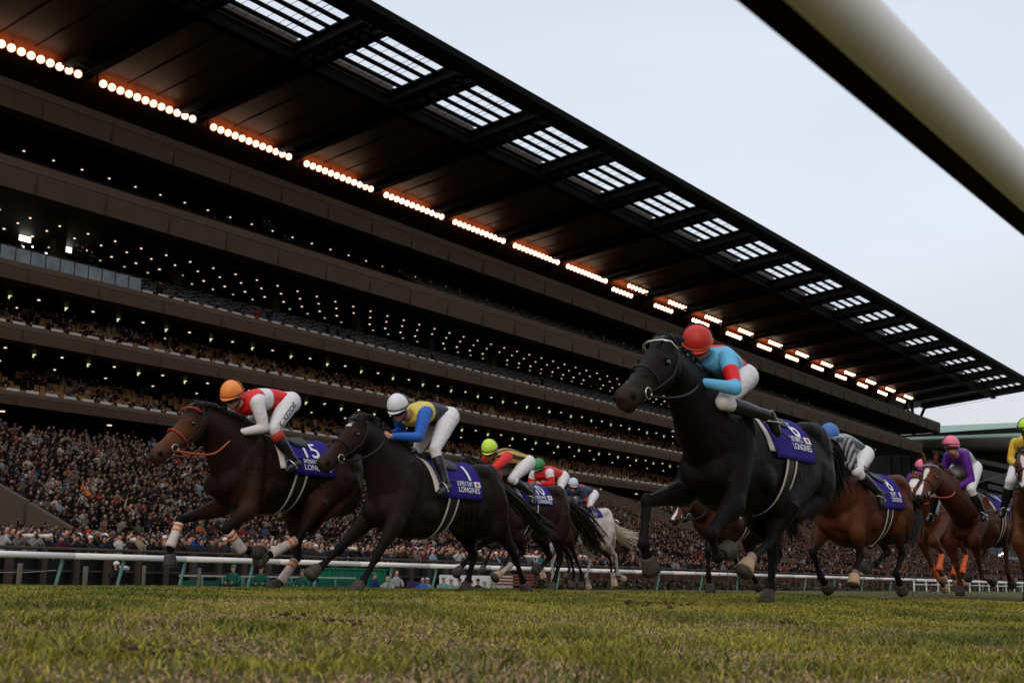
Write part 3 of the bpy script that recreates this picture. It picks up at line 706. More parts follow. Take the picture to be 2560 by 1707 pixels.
        for a in S.get('print', []): printed(*a[:4], {'w': clothw, 'r': clothr, 'b': clothb}[a[4]], **(a[5] if len(a) > 5 else {}))
        if S.get('flag'):
            fu, fa = S['flag'][0] + S.get('psh', .10), S['flag'][1] + S.get('pdn', .05); fc = S['flag'][2]
            def patch(u0, u1, a0, a1, m, off):
                q = MB(); vs = [cast(u0 + (u1 - u0) * i / 4, (a0 + (a1 - a0) * j / 3) / .33 / k, off) for j in range(4) for i in range(5)]
                q.add(vs, [(j * 5 + i, j * 5 + i + 1, j * 5 + i + 6, j * 5 + i + 5) for j in range(3) for i in range(4)]); q.build('printed_flag', m, cl)
            if fc == 'jp':
                patch(fu, fu - .085, fa, fa + .062, clothw, .036)
                q = MB(); vs = [cast(fu - .0425, (fa + .031) / .33 / k, .040)] + [cast(fu - .0425 + .018 * math.cos(z_), (fa + .031 + .018 * math.sin(z_)) / .33 / k, .040) for z_ in [2 * math.pi * i / 14 for i in range(14)]]
                q.add(vs, [(0, 1 + i, 1 + (i + 1) % 14) for i in range(14)]); q.build('printed_flag_disc', clothr, cl)
            else:
                patch(fu, fu - .03, fa, fa + .062, clothb, .036); patch(fu - .03, fu - .06, fa, fa + .062, clothw, .036); patch(fu - .06, fu - .09, fa, fa + .062, clothr, .036)
    # ---- bridle
    br = S.get('bridle', leather); bw_ = S.get('browband', br)
    def hloop(t0, t1, wd, m, name, ex=.010):
        a, b = Vector(HP(t0, -.008)), Vector(HP(t1, .0)); sec = lambda t, kk: np.interp(t, [h_[0] for h_ in hsec], [h_[kk] for h_ in hsec])
        top = Vector(HP(t0, sec(t0, 1) - .014)); bot = Vector(HP(t1, sec(t1, 2) + .014)); hw = (sec((t0 + t1) / 2, 3) + .010) * hs
        q = MB(); q.tube(ring(top, bot, hw, hy, n=24, sq=.8, topn=.08), [wd] * 24, 6, close=True, flat=1.0); return q.build(name, m, brd, smooth=True)
    q = MB()
    for sgn in (-1, 1):
        q.tube([X3(-.02, .05, sgn * .085), X3(.10, .12, sgn * .110), X3(.30, .16, sgn * .112), X3(.52, .15, sgn * .085), X3(.70, .125, sgn * .064)], .0075, 6)
    q.tube([X3(-.02, .05, -.085), X3(-.05, .0, -.06), X3(-.06, -.02, 0), X3(-.05, .0, .06), X3(-.02, .05, .085)], .010, 6)
    brd = q.build('bridle', br, root, smooth=True)
    hloop(.52, .50, .0085, S.get('noseband', br), 'noseband')
    q = MB(); q.tube([X3(.06, .07, -.108), X3(.09, .0, -.095), X3(.10, -.02, -.05), X3(.105, -.024, 0), X3(.10, -.02, .05), X3(.09, .0, .095), X3(.06, .07, .108)], .0095, 6); q.build('browband', bw_, brd, smooth=True)
    for sgn in (-1, 1):
        c = X3(.70, .125, sgn * .068); q = MB(); q.tube([c + (d * math.cos(a) + nn * math.sin(a)) * .034 * hs for a in [2 * math.pi * i / 14 for i in range(14)]], .006, 6, close=True); q.build('bit_ring', metalb, brd, smooth=True)
    # ---- reins
    hand = onY(S['hand'], Y - .07) if S.get('hand') else None
    if hand:
        for sgn in (-1, 1):
            a = X3(.72, .14, sgn * .075); b = Vector((hand.x, Y + sgn * .07, hand.z)); mid = a.lerp(b, .5); mid.y = Y + sgn * .19; mid.z -= S.get('reinsag', .05)
            q1 = a.lerp(mid, .5) + Vector((0, sgn * .03, -.02)); q2 = mid.lerp(b, .5) + Vector((0, sgn * .03, .0))
            cp = [a, q1, mid, q2, b]; pl = []
            for j_ in range(4):
                p0, p1, p2, p3 = cp[max(j_ - 1, 0)], cp[j_], cp[j_ + 1], cp[min(j_ + 2, 4)]
                for m_ in range(5): tt_ = m_ / 5; pl.append(.5 * (2 * p1 + (p2 - p0) * tt_ + (2 * p0 - 5 * p1 + 4 * p2 - p3) * tt_ ** 2 + (3 * p1 - p0 - 3 * p2 + p3) * tt_ ** 3))
            q = MB(); q.tube(pl + [b], .009, 6); q.build('rein', S.get('rein', leather), root, smooth=True)
    return dict(root=root, TP=TP, cast=cast, Y=Y, k=k, bvh=bvh, hand=hand)
BLK = (.0062, .0045, .0038); DBAY = (.014, .007, .005); BAY = (.06, .019, .008); CHE = (.070, .019, .008)
JN = lambda txt, **k: (txt,)
H = {}
SPEC = {
 'a': dict(id='a', Y=9.3, croup=zA(1265, 545), k=1.10, kl=1.08, poll=zA(372, 292), muzzle=zA(82, 604), fn=[zA(730, 965), zA(598, 1100), zA(705, 1240), zA(815, 1250)], ff=[zA(560, 960), zA(285, 1045), zA(215, 1215), zA(222, 1350)],
      hn=[zA(1170, 915), zA(1075, 1165), zA(905, 1262), zA(812, 1328)], hf=[zA(1060, 1010), zA(1040, 1290), zA(930, 1445), zA(882, 1484)],
      fn_o=dict(band='w'), ff_o=dict(band='w'), hn_o=dict(band='w'), hf_o=dict(band='w'), col=DBAY, armcol=(.045, .018, .011), facecol=(.11, .040, .018), muzcol=(.05, .03, .022), browband=redrub, noseband=redrub, rein=orange_l,
      hand=zA(655, 480), reinsag=.12, tail=[zA(1500, 700), zA(1600, 790), zA(1700, 830)], ear=(.13, -.01), label='dark bay racehorse numbered 15 with white and orange leg bandages, leading at left',
      **{'print': [('15', .21, .03, .33, 'w', dict(fit=.24)), ('SHONAN PANDORA', .05, .03, .40, 'w', dict(fit=.34)), ('LONGINES', .062, .03, .475, 'w', dict(fit=.36))]}, cph=1.62),
 'b': dict(id='b', Y=8.15, croup=zB(1150, 580), poll=zB(395, 262), muzzle=zB(135, 555), fn=[zB(645, 950), zB(530, 1180), zB(450, 1340), zB(405, 1402)], ff=[zB(470, 940), zB(275, 1130), zB(150, 1245), zB(90, 1298)],
      hn=[zB(1300, 960), zB(1440, 1170), zB(1500, 1330), zB(1530, 1402)], hf=[zB(1080, 950), zB(1150, 1180), zB(1105, 1335), zB(1085, 1400)], col=(.015, .0095, .008), facecol=(.03, .014, .01), blaze=.5,
      hand=zB(585, 400), rein=leather, tail=[zD(700, 700), zD(850, 880), zD(1000, 1010)], tspread=.05, ear=(.12, 0), label='near black racehorse numbered 1 with small white star, second from left',
      **{'print': [('1', .21, -.13, .33, 'w'), ('LOVELY DAY', .055, -.0, .40, 'w', dict(fit=.24)), ('LONGINES', .062, -.0, .475, 'w', dict(fit=.34))]}, flag=(-.235, .345, 'jp'), cph=1.62),
 'c': dict(id='c', Y=4.25, psh=.135, cloth=(.34, -.21), pdn=.075, croup=zC(985, 575), k=1.17, kl=1.17, under=.06, poll=zC(312, 138), muzzle=zC(92, 415), fn=[zF(1130, 330), zF(930, 640), zF(1010, 890), zF(1140, 830)], ff=[zC(440, 930), zC(235, 975), zC(208, 1195), zC(258, 1335)],
      hn=[zF(1640, 330), zF(1590, 720), zF(1390, 900), zF(1310, 1060)], hf=[zF(1480, 480), zF(1530, 840), zF(1495, 1230), zF(1450, 1395)], hn_o=dict(hoofmat=hoofl, sock=(.3, .22, .17)), col=BLK, facecol=(.016, .011, .009), browband=metalb,
      hand=zG(1200, 850), tail=[zC(1175, 700), zC(1215, 830), zC(1240, 950)], tspread=.06, ear=(.13, .0), vox=.011, arch=.05, label='big black racehorse numbered 6 in the right foreground, one pale hoof lifted',
      **{'print': [('6', .20, -.11, .285, 'w'), ('LAST IMPACT', .058, -.02, .345, 'w', dict(fit=.21)), ('LONGINES', .062, -.02, .42, 'w', dict(fit=.31))]}, flag=(-.225, .285, 'jp'), cph=1.55),
 'd': dict(id='d', Y=9.9, croup=zD(930, 548), poll=zD(215, 300), muzzle=zD(60, 520), fn=[zD(680, 985), zD(745, 1130), zD(640, 1255), zD(500, 1375)], ff=[zD(500, 980), zD(330, 1090), zD(200, 1240), zD(130, 1345)],
      hn=[zD(1030, 960), zD(1085, 1200), zD(1040, 1400), zD(1010, 1492)], hf=[zD(900, 960), zD(960, 1180), zD(880, 1270), zD(830, 1310)], fn_o=dict(sock=(.4, .34, .27), hoofmat=hoofl), col=(.022, .011, .009), haircol=(.012, .008, .007),
      hand=zD(540, 455), rein=leatherb, tail=[zD(1240, 830), zD(1350, 1000), zD(1440, 1160)], tspread=.10, ear=(.1, .05), label='dark brown racehorse numbered 10 with windblown black tail, behind horse 1',
      **{'print': [('10', .21, -.04, .28, 'w', dict(fit=.22)), ('SOUNDS OF EARTH', .05, -.02, .345, 'w', dict(fit=.22)), ('LONGINES', .058, -.02, .415, 'w', dict(fit=.32))]}, flag=(-.245, .29, 'jp'), cph=1.3),
 'e': dict(id='e', Y=11.9, croup=zD(1075, 640), k=1.0, poll=zD(560, 500), muzzle=zD(430, 690), fn=[zD(760, 1000), zD(640, 1130), zD(590, 1230), zD(560, 1330)], ff=[zD(640, 980), zD(470, 1090), zD(400, 1220), zD(365, 1320)],
      hn=[zD(1130, 1000), zD(1215, 1180), zD(1280, 1340), zD(1270, 1465)], hf=[zD(1050, 1000), zD(1150, 1180), zD(1180, 1330), zD(1160, 1460)], col=(.035, .014, .010), hand=zD(850, 520), tail=[zD(1200, 760), zD(1240, 860), zD(1260, 960)],
      label='brown racehorse mostly hidden behind horse 10, ridden by the green cap', vox=.016, **{'print': []}),
 'f': dict(id='f', Y=13.7, croup=zD(1400, 748), poll=zD(985, 660), muzzle=zD(860, 830), fn=[zD(1000, 1060), zD(960, 1200), zD(905, 1260), zD(935, 1370)], ff=[zD(960, 1040), zD(992, 1180), zD(1000, 1360), zD(992, 1462)],
      hn=[zD(1460, 1060), zD(1575, 1180), zD(1598, 1330), zD(1655, 1378)], hf=[zD(1260, 1070), zD(1340, 1190), zD(1288, 1355), zD(1318, 1470)], col=(.52, .46, .42), armcol=(.33, .29, .26), lowleg=(.34, .31, .28), facecol=(.4, .35, .32), muzcol=(.2, .18, .17), haircol=(.62, .52, .40), dapple=1,
      fn_o=dict(hoofmat=hoofl), ff_o=dict(hoofmat=hoofl), hn_o=dict(hoofmat=hoofl), hf_o=dict(hoofmat=hoofl), hand=zD(1215, 700), tail=[zD(1590, 960), zD(1680, 1010), zD(1770, 1035)], tspread=.07, vox=.015, label='pale grey racehorse with a long cream tail blown straight back',
      **{'print': [('2', .2, -.08, .26, 'w')]}, cph=1.0),
 'g': dict(id='g', Y=17.0, croup=zD(1490, 850), poll=zD(1150, 760), muzzle=zD(1060, 890), fn=[zD(1180, 1060), zD(1130, 1180), zD(1160, 1290), zD(1120, 1370)], ff=[zD(1130, 1060), zD(1050, 1150), zD(1010, 1260), zD(990, 1340)],
      hn=[zD(1560, 1090), zD(1600, 1220), zD(1560, 1330), zD(1580, 1440)], hf=[zD(1460, 1090), zD(1510, 1210), zD(1515, 1320), zD(1535, 1440)], col=(.055, .02, .014), hn_o=dict(hoofmat=hoofl, sock=(.45, .38, .3)), hf_o=dict(hoofmat=hoofl, sock=(.45, .38, .3)), hand=zD(1340, 790), tail=[zD(1640, 1000), zD(1660, 1080), zD(1670, 1150)], vox=.018, label='chestnut racehorse showing only its rump beyond the grey horse', **{'print': []}),
 'h': dict(id='h', Y=7.7, croup=zF(1330, 180), poll=zF(640, 215), muzzle=zF(498, 500), fn=[zF(960, 560), zF(890, 830), zF(905, 1090), zF(928, 1262)], ff=[zF(1000, 640), zF(1150, 880), zF(1215, 1070), zF(1235, 1190)],
      hn=[zF(1560, 620), zF(1660, 860), zF(1590, 1080), zF(1565, 1240)], hf=[zF(1380, 640), zF(1270, 960), zF(1350, 1130), zF(1395, 1215)], col=(.045, .018, .011), armcol=(.07, .024, .012), blaze=1, facecol=(.10, .035, .018), hand=zF(840, 365), tail=[zF(1700, 420), zF(1760, 560), zF(1790, 700)],
      label='bay racehorse with a white blaze seen beneath the black horse 6', vox=.016, **{'print': []}),
 'i': dict(id='i', Y=5.05, k=1.18, kl=1.1, croup=zE(765, 590), pitch=-.03, poll=zE(150, 400), muzzle=zE(30, 640), fn=[zE(560, 1040), zE(605, 1210), zE(575, 1350), zE(562, 1455)], ff=[zE(300, 1040), zE(222, 1195), zE(272, 1385), zE(335, 1475)],
      hn=[zE(850, 960), zE(945, 1200), zE(905, 1360), zE(960, 1500)], hf=[zE(740, 980), zE(790, 1190), zE(690, 1285), zE(610, 1320)], fn_o=dict(hoofmat=hoofl, sock=(.2, .13, .09)), col=(.066, .018, .008), armcol=(.085, .026, .010), facecol=(.08, .028, .013), hand=zE(405, 505), rein=redrub,
      tail=[zE(1000, 800), zE(1010, 960), zE(980, 1110)], label='bright bay racehorse numbered 8 behind the tail of horse 6', **{'print': [('8', .21, -.07, .26, 'w'), ('ERUPT', .058, -.04, .335, 'w', dict(fit=.17)), ('LONGINES', .058, -.02, .405, 'w', dict(fit=.31))]}, flag=(-.225, .277, 'fr'), cph=1.62, pdn=.13, psh=.13),
 'j': dict(id='j', Y=6.5, croup=zE(1330, 800), poll=zE(1040, 590), muzzle=zE(935, 770), fn=[zE(1160, 1100), zE(1245, 1190), zE(1225, 1330), zE(1265, 1400)], ff=[zE(1080, 1090), zE(1150, 1290), zE(1205, 1400), zE(1255, 1480)],
      hn=[zE(1370, 1080), zE(1440, 1200), zE(1415, 1350), zE(1440, 1440)], hf=[zE(1290, 1080), zE(1330, 1290), zE(1310, 1370), zE(1335, 1440)], fn_o=dict(band='o', hoofmat=hoofl), ff_o=dict(band='o', hoofmat=hoofl), hn_o=dict(band='o', hoofmat=hoofl), hf_o=dict(band='o', hoofmat=hoofl), blaze=1.5,
      col=(.09, .028, .012), lowleg=(.09, .03, .014), bridle=redrub, browband=redrub, noseband=redrub, hand=zE(1130, 770), rein=redrub, tail=[zE(1500, 950), zE(1520, 1050), zE(1520, 1130)], label='chestnut racehorse with red bridle and orange leg bandages', vox=.015, **{'print': []}),
 'k': dict(id='k', Y=5.0, croup=zE(1630, 745), pitch=-.02, poll=zE(1140, 498), muzzle=zE(1045, 745), fn=[zE(1480, 1100), zE(1530, 1260), zE(1565, 1390), zE(1650, 1415)], ff=[zE(1310, 1110), zE(1345, 1290), zE(1370, 1440), zE(1372, 1530)],
      hn=[zE(1690, 1000), zE(1752, 1150), zE(1772, 1345), zE(1815, 1445)], hf=[zE(1580, 1040), zE(1560, 1200), zE(1470, 1310), zE(1420, 1400)], col=CHE, lowleg=(.07, .025, .013), facecol=(.10, .032, .015), blaze=1, ear=(.02, .13), browband=mat('lilac_browband', (.35, .32, .5), .6), hand=zE(1330, 700), rein=redrub,
      haircol=(.08, .028, .014), tail=[zE(1790, 930), zE(1810, 1050), zE(1800, 1180)], label='chestnut racehorse with a white blaze, pricked ears, second from the right edge', **{'print': [('7', .18, -.10, .25, 'w'), ('LONGINES', .046, -.10, .38, 'w')]}),
}
for key, S in SPEC.items(): H[key] = horse(S)
kk = dict(SPEC['k']); kk.update(id='l', col=(.095, .032, .011), facecol=(.13, .045, .018), armcol=(.14, .05, .016), lowleg=(.05, .02, .012), blaze=2, haircol=(.03, .015, .010), browband=leather, rein=leather, ear=(.10, .04), label='bay racehorse with a broad white blaze cut by the right picture edge', **{'print': []})
H['l'] = horse(kk)
def carry(o, piv, dst, ang):
    p = WL[o.name] - piv; c, s_ = math.cos(ang), math.sin(ang); o.rotation_euler.z = ang; o.location = dst + Vector((p.x * c - p.y * s_, p.x * s_ + p.y * c, p.z))
PIV = onY(zE(1110, 620), 5.0); PIV.z = 0; DST = Vector((14.8, 3.36, -.05)); ANG = R(11)
# ================================================================ JOCKEYS
skin = mat('skin', (.46, .22, .15), .55, noise=.12, nscale=20)
silk = mat('racing_silk', attr=True, rough=.5, spec=.2, bump=.9, bscale=11)
bre = mat('white_breeches', (.66, .62, .62), .7, noise=.08, nscale=8, bump=.9, bscale=12)
boot = mat('boot_leather', (.010, .010, .011), .25, spec=.4, noise=.3, nscale=15)
gog = mat('goggle_lens', (.008, .008, .01), .1, spec=.8)
inkm = mat('black_print', (.015, .012, .02), .7)
glovey = mat('yellow_glove', (.75, .36, .03), .7); gloveb = mat('black_glove', (.012, .012, .012), .6)
RED = (.62, .012, .012); WHT = (.66, .62, .62); YEL = (.62, .47, .08); BLU = (.02, .10, .42); NAV = (.02, .022, .035); SKY = (.12, .42, .66); PUR = (.085, .012, .19); GRY = (.33, .32, .33); NVY = (.018, .028, .06); GLD = (.60, .33, .03)
def shade(name, c, r=.45): return mat('cap_' + name, c, r, noise=.06, nscale=10, spec=.35)
def jockey(h, S):
    Y = h['Y'] + S.get('dy', 0); k = h['k']; LT = dict(shoulder=.17, elbow=S.get('elat', .235), hand=.075, hip=.115, knee=S.get('klat', .22) * k, ankle=.315 * k, toe=.325 * k)
    N_, Fr = {}, {}
    for kk, lat in LT.items():
        n = onY(S[kk], Y - lat); N_[kk] = n
        Fr[kk] = onY(S[kk + '_f'], Y + lat) if kk + '_f' in S else Vector((n.x - .0, Y + lat, n.z))
    neck = onY(S['neck'], Y); hc = onY(S['head'], Y + S.get('heady', 0))
    PC = (N_['hip'] + Fr['hip']) / 2; SM = (N_['shoulder'] + Fr['shoulder']) / 2
    ax = (SM - PC); ax.y = 0; ax.normalize(); nr = Vector((-ax.z, 0, ax.x)); nr = nr if nr.z > 0 else -nr
    jk = MB(); bd = MB(); arch = S.get('arch', .045)
    def cen(t): q = PC.lerp(SM, t); return q + nr * (arch * 4 * t * (1 - t) if 0 < t < 1 else 0)
    th = [.12, .12, .118, .122, .128, .125, .105, .07]; hw = [.165, .165, .16, .168, .185, .19, .165, .10]; ts = [-.02, .15, .35, .55, .75, .9, 1.03, 1.14]
    rr = []
    for t, a, b in zip(ts, th, hw):
        c = cen(t) if t <= 1 else SM + ax * (t - 1) * (SM - PC).length
        rr.append(ring((c + nr * a).xz, (c - nr * a).xz, b, Y, n=18, sq=.9))
    jk.loft(rr); bd.loft([[cen(.5) + (Vector(p) - cen(.5)) * .8 for p in r] for r in rr])
    segs = [('torso', PC, SM, .13, .13)]
    for D, sg in ((N_, -1), (Fr, 1)):
        s, e_, hnd = D['shoulder'], D['elbow'], D['hand']; wr = hnd.lerp(e_, .12 if (hnd - e_).length > .2 else .3)
        jk.ell(s, (.078, .07, .078), n=10, k=6)
        jk.tube([s, s.lerp(e_, .4), s.lerp(e_, .8), e_], [.074, .068, .057, .05], 12); jk.ell(e_, (.052,) * 3, n=10, k=6)
        jk.tube([e_, e_.lerp(wr, .3), wr], [.052, .052, .036], 12)
        bd.tube([s, e_, wr, hnd], [.045, .035, .028, .026], 8)
        segs += [('uarm', s, e_, .075, .052), ('farm', e_, wr, .052, .036)]
    me = remesh(jk, .0095, 4, 'jacket'); V = coords(me).astype(float)
    idx, t = segdist(V, [(tuple(a[1]), tuple(a[2]), a[3], a[4]) for a in segs])
    col = S['silk']; cc = np.zeros((len(V), 3)); cl_ = np.array(PC); nn = np.array(nr); axn = np.array(ax); Lt = (SM - PC).length
    for i in range(len(V)):
        rel = V[i] - cl_; cc[i] = col(segs[idx[i]][0], t[i] if idx[i] else (rel @ axn) / Lt, math.atan2(-(V[i][1] - Y), rel @ nn), V[i])
    root = empty('person', (PC.x, Y, N_['ankle'].z), S['label'], 'jockey', 'jockeys riding the racehorses')
    setcol(me, cc); link('jacket', me, silk, root)
    # breeches
    br = MB(); br.loft([ring((PC - ax * .10 + nr * .09).xz, (PC - ax * .10 - nr * .09).xz, .12, Y), ring((PC - ax * .03 + nr * .125).xz, (PC - ax * .03 - nr * .125).xz, .165, Y), ring((PC + ax * .07 + nr * .115).xz, (PC + ax * .07 - nr * .115).xz, .16, Y)])
    for D, sg in ((N_, -1), (Fr, 1)):
        hp, kn, an = D['hip'], D['knee'], D['ankle']
        seat = PC - ax * .06 + Vector((0, sg * .085, 0)); br.ell(seat, (.115, .095, .115), n=12, k=8)
        br.tube([seat.lerp(hp, .3), hp.lerp(kn, .12), hp.lerp(kn, .5), hp.lerp(kn, .85), kn], [.11, .108, .092, .070, .062], 14)
        br.ell(kn, (.064,) * 3, n=10, k=6); br.tube([kn, kn.lerp(an, .32)], [.060, .052], 12)
        bd.tube([hp, kn, an], [.06, .045, .035], 8)
    me = remesh(br, .0105, 4, 'breeches'); bro = link('breeches', me, bre, root)
    bvh = BVHTree.FromPolygons([v.co.copy() + WL[root.name] for v in me.vertices], [tuple(p.vertices) for p in me.polygons])
    if S.get('legtext'):
        a, b, hgt = N_['knee'].lerp(N_['hip'], .12), N_['hip'], S.get('lth', .055)
        cu = bpy.data.curves.new('t', 'FONT'); cu.body = S['legtext']; cu.size = hgt * 1.4; cu.offset = .001; to = bpy.data.objects.new('t', cu); COL.objects.link(to)
        tm = bpy.data.meshes.new_from_object(to.evaluated_get(bpy.context.evaluated_depsgraph_get())); bpy.data.objects.remove(to)
        bm = bmesh.new(); bm.from_mesh(tm); bmesh.ops.triangulate(bm, faces=bm.faces); tx = (b - a); tx.y = 0; tl = tx.length; tx.normalize(); ty = Vector((-tx.z, 0, tx.x)); ty = ty if ty.z > 0 else -ty
        wd = max(v.co.x for v in bm.verts)
        for v in bm.verts:
            q = a + tx * (v.co.x * tl * S.get('ltw', .9) / wd) + ty * (v.co.y - hgt * .5) + ty * S.get('lto', 0); q.y = Y - 1
            hit = bvh.ray_cast(q, Vector((0, 1, 0)), 2); v.co = (hit[0] if hit[0] else Vector((q.x, a.y - .08, q.z))) - Vector((0, .004, 0))
        bm.to_mesh(tm); bm.free(); tm.materials.clear(); link('printed_name', tm, S.get('ltm', inkm), bro)
    # boots
    for D, sg in ((N_, -1), (Fr, 1)):
        kn, an, to_ = D['knee'], D['ankle'], D['toe']; b = MB(); tp = kn.lerp(an, .22)
        b.tube([tp, kn.lerp(an, .45), kn.lerp(an, .8), an], [.064, .064, .048, .046], 14)
        fd = (to_ - an); fd.normalize(); sd_ = Vector((0, 1, 0)); sole = (an - kn).normalized()
        heel = an + sole * .055 - fd * .045
        b.ell(an, (.05, .045, .05), n=10, k=6); b.tube([heel, an + sole * .05 + fd * .03, an + sole * .055 + fd * .12, an + sole * .06 + fd * .175], [.038, .044, .042, .022], 12)
        b.build('boot', boot, root, smooth=True) if 0 else link('boot', remesh(b, .009, 3, 'boot'), boot, root)
        if S.get('cuff'):
            q = MB(); q.tube([kn.lerp(an, .10), kn.lerp(an, .2), kn.lerp(an, .34)], [.070, .072, .070], 14); q.build('boot_cuff', S['cuff'], root, smooth=True)
        q = MB(); c = an + sole * .075 + fd * .06; R_ = Vector((0, 1, 0))
        q.tube([c + R_ * .055 * math.cos(a_) - sole * (.0 if math.sin(a_) < 0 else .11 * math.sin(a_)) for a_ in [2 * math.pi * i / 12 for i in range(12)]], .006, 6, close=True)
        q.build('stirrup', metalb, h['root'], smooth=True)
        q = MB(); top = h['cast'](.13, R(62) * (-sg), .045); q.tube([c - sole * .11, top], .008, 6); q.build('stirrup_leather', leather, h['root'])
    # head
    tilt = S.get('tilt', .5); yaw = S.get('yaw', .15)
    fd = Vector((-math.cos(tilt) * math.cos(yaw), -math.cos(tilt) * math.sin(yaw), -math.sin(tilt))); lf = Vector((0, 0, 1)).cross(fd).normalized(); uph = fd.cross(lf)
    M = Matrix((fd, lf, uph)).transposed(); h0 = hc - uph * .052
    P = lambda x, y, z: h0 + M @ Vector((x, y, z))
    nb = SM + ax * .06
    bd.tube([nb, nb.lerp(P(-.02, 0, -.06), .6), P(-.015, 0, -.03)], [.062, .055, .052], 12)
    bd.ell(P(0, 0, .02), (.098, .076, .105), rot=M, n=16, k=10); bd.ell(P(.035, 0, -.055), (.06, .056, .055), rot=M, n=12, k=8); bd.ell(P(.072, 0, -.092), (.022, .026, .02), rot=M)
    bd.tube([P(.088, 0, .02), P(.108, 0, -.012), P(.112, 0, -.028), P(.092, 0, -.034)], [.011, .013, .016, .012], 8)
    bd.ell(P(.088, 0, -.056), (.014, .026, .007), rot=M); bd.ell(P(.086, 0, -.068), (.014, .022, .007), rot=M)
    for sg in (-1, 1):
        bd.ell(P(.07, sg * .04, -.02), (.02, .022, .02), rot=M); bd.ell(P(-.005, sg * .077, -.005), (.02, .01, .032), rot=M)
    me = remesh(bd, .008, 3, 'body')
    # hands: palm and five fingers round the rein
    hb = MB()
    for D, sg in ((N_, -1), (Fr, 1)):
        hd_, el = D['hand'], D['elbow']; dr = (hd_ - el).normalized(); side = Vector((0, 1, 0)); side = (side - dr * side.dot(dr)).normalized(); pn = dr.cross(side).normalized(); pn = pn if pn.z < 0 else -pn
        q = Matrix((dr, side, pn)).transposed(); hb.ell(hd_ + dr * .01, (.048, .020, .042), rot=q, n=12, k=8)
        for i, ln in enumerate((.9, 1.0, .95, .8)):
            b0 = hd_ + dr * .045 + pn * (-.030 + .020 * i)
            hb.tube([b0, b0 + dr * .022 * ln - side * sg * .006, b0 + dr * .026 * ln - side * sg * .026, b0 + dr * .004 - side * sg * .040, b0 - dr * .012 - side * sg * .034], [.0095, .0095, .009, .0082, .006], 7)
        b0 = hd_ - pn * .030; hb.tube([b0, b0 + dr * .022 - pn * .014 - side * sg * .012, b0 + dr * .045 - pn * .010 - side * sg * .028], [.012, .0105, .008], 7)
    if S.get('glove'):
        hb.build('glove', S['glove'], root, smooth=True)
        bo = link('body', me, skin, root)
    else:
        h2 = hb.mesh(); bm = bmesh.new(); bm.from_mesh(me); bm.from_mesh(h2); bm.to_mesh(me); bm.free(); bo = link('body', me, skin, root)
    # eyes and goggles
    for sg in (-1, 1):
        q = MB(); q.ell(P(.084, sg * .032, .008), (.012, .014, .010), rot=M); q.build('eye', mat('eye_white', (.5, .48, .45), .3), bo, smooth=True)
    if S.get('goggles', True):
        q = MB(); rr = []
        for i in range(13):
            a_ = R(-78 + 13 * i); rr.append([P(r_ * math.cos(a_) * 1.06 - .002, r_ * math.sin(a_) * .88, -.002 + z_) for r_, z_ in ((.100, -.030), (.117, -.024), (.120, .0), (.114, .026), (.100, .028))])
        q.loft(rr); q.build('goggles', gog, root, smooth=True)
    q = MB()
    for sg in (-1, 1): q.tube([P(.0, sg * .085, .03), P(.02, sg * .080, -.05), P(.05, sg * .04, -.105), P(.055, 0, -.118)], .006, 6)
    q.build('chin_strap', leather, root, smooth=True)
    # helmet with cap cover, seam band and peak
    q = MB(); hr = S.get('hr', 1.0); rr = []; n = 28
    for i in range(9):
        a_ = R(100) * (1 - i / 8.5); s_ = math.sin(a_) if a_ < R(90) else 1 - (a_ - R(90)) * .15
        rr.append([P(.135 * hr * s_ * math.cos(b_) - .004, .112 * hr * s_ * math.sin(b_), .047 + .122 * hr * math.cos(a_)) for b_ in [2 * math.pi * j / n for j in range(n)]])
    q.loft(rr)
    # peak
    pk = []
    for i in range(9):
        a_ = R(-62 + 15.5 * i); e_ = math.cos(a_ * 1.4) * .036
        pk.append([P((.128 * math.cos(a_)) * hr, .108 * math.sin(a_) * hr, .036), P(.130 * hr * math.cos(a_) + e_, .11 * math.sin(a_) * hr, .022), P(.130 * hr * math.cos(a_) + e_, .11 * math.sin(a_) * hr, .016), P((.125 * math.cos(a_)) * hr, .104 * math.sin(a_) * hr, .026)])
    q.loft(pk); hel = q.build('helmet', S['cap'], root, smooth=True)
    q = MB(); q.tube([P(.137 * hr * math.cos(b_) - .004, .114 * hr * math.sin(b_), .040) for b_ in [2 * math.pi * j / 24 for j in range(24)]], .0075, 6, close=True); q.build('helmet_band', S.get('band', leather), hel, smooth=True)
    q = MB(); q.tube([P(.135 * hr * math.cos(a_) * 0 - .035 + .0, .114 * hr * math.cos(a_), .047 + .124 * hr * math.sin(a_)) for a_ in [math.pi * j / 12 for j in range(13)]], .005, 5); q.build('helmet_seam', S.get('seam', leather), hel, smooth=True)
    return root
def s15(p, t, a, v): return WHT if p != 'torso' or .42 + .25 * abs(math.sin(a)) * .4 < t < .68 + .1 * abs(math.sin(a)) else RED
def s1(p, t, a, v): return BLU if p != 'torso' else (YEL if t > .62 else NAV)
def s6(p, t, a, v):
    if p == 'uarm': return RED if .42 < t < .86 else SKY
    if p == 'farm': return SKY
    for (t0, a0) in ((.93, .35), (.83, 2.0), (.85, -2.0), (.25, .9), (.45, -.6), (.28, 2.4)):
        if ((t - t0) * .5) ** 2 + ((a - a0) * .13) ** 2 < .062 ** 2: return RED
    return SKY
def s10(p, t, a, v): return RED if p != 'torso' else (GLD if int(math.floor(a * 9 / math.pi + 20.5)) % 2 else (.012, .01, .01))
def sg_(p, t, a, v): return (WHT if p == 'uarm' and t < .42 else RED)
def sgr(p, t, a, v): return (RED if (p == 'torso' and .80 < t < .96) or (p == 'uarm' and t > .8) or (p == 'farm' and t < .1) else NVY)
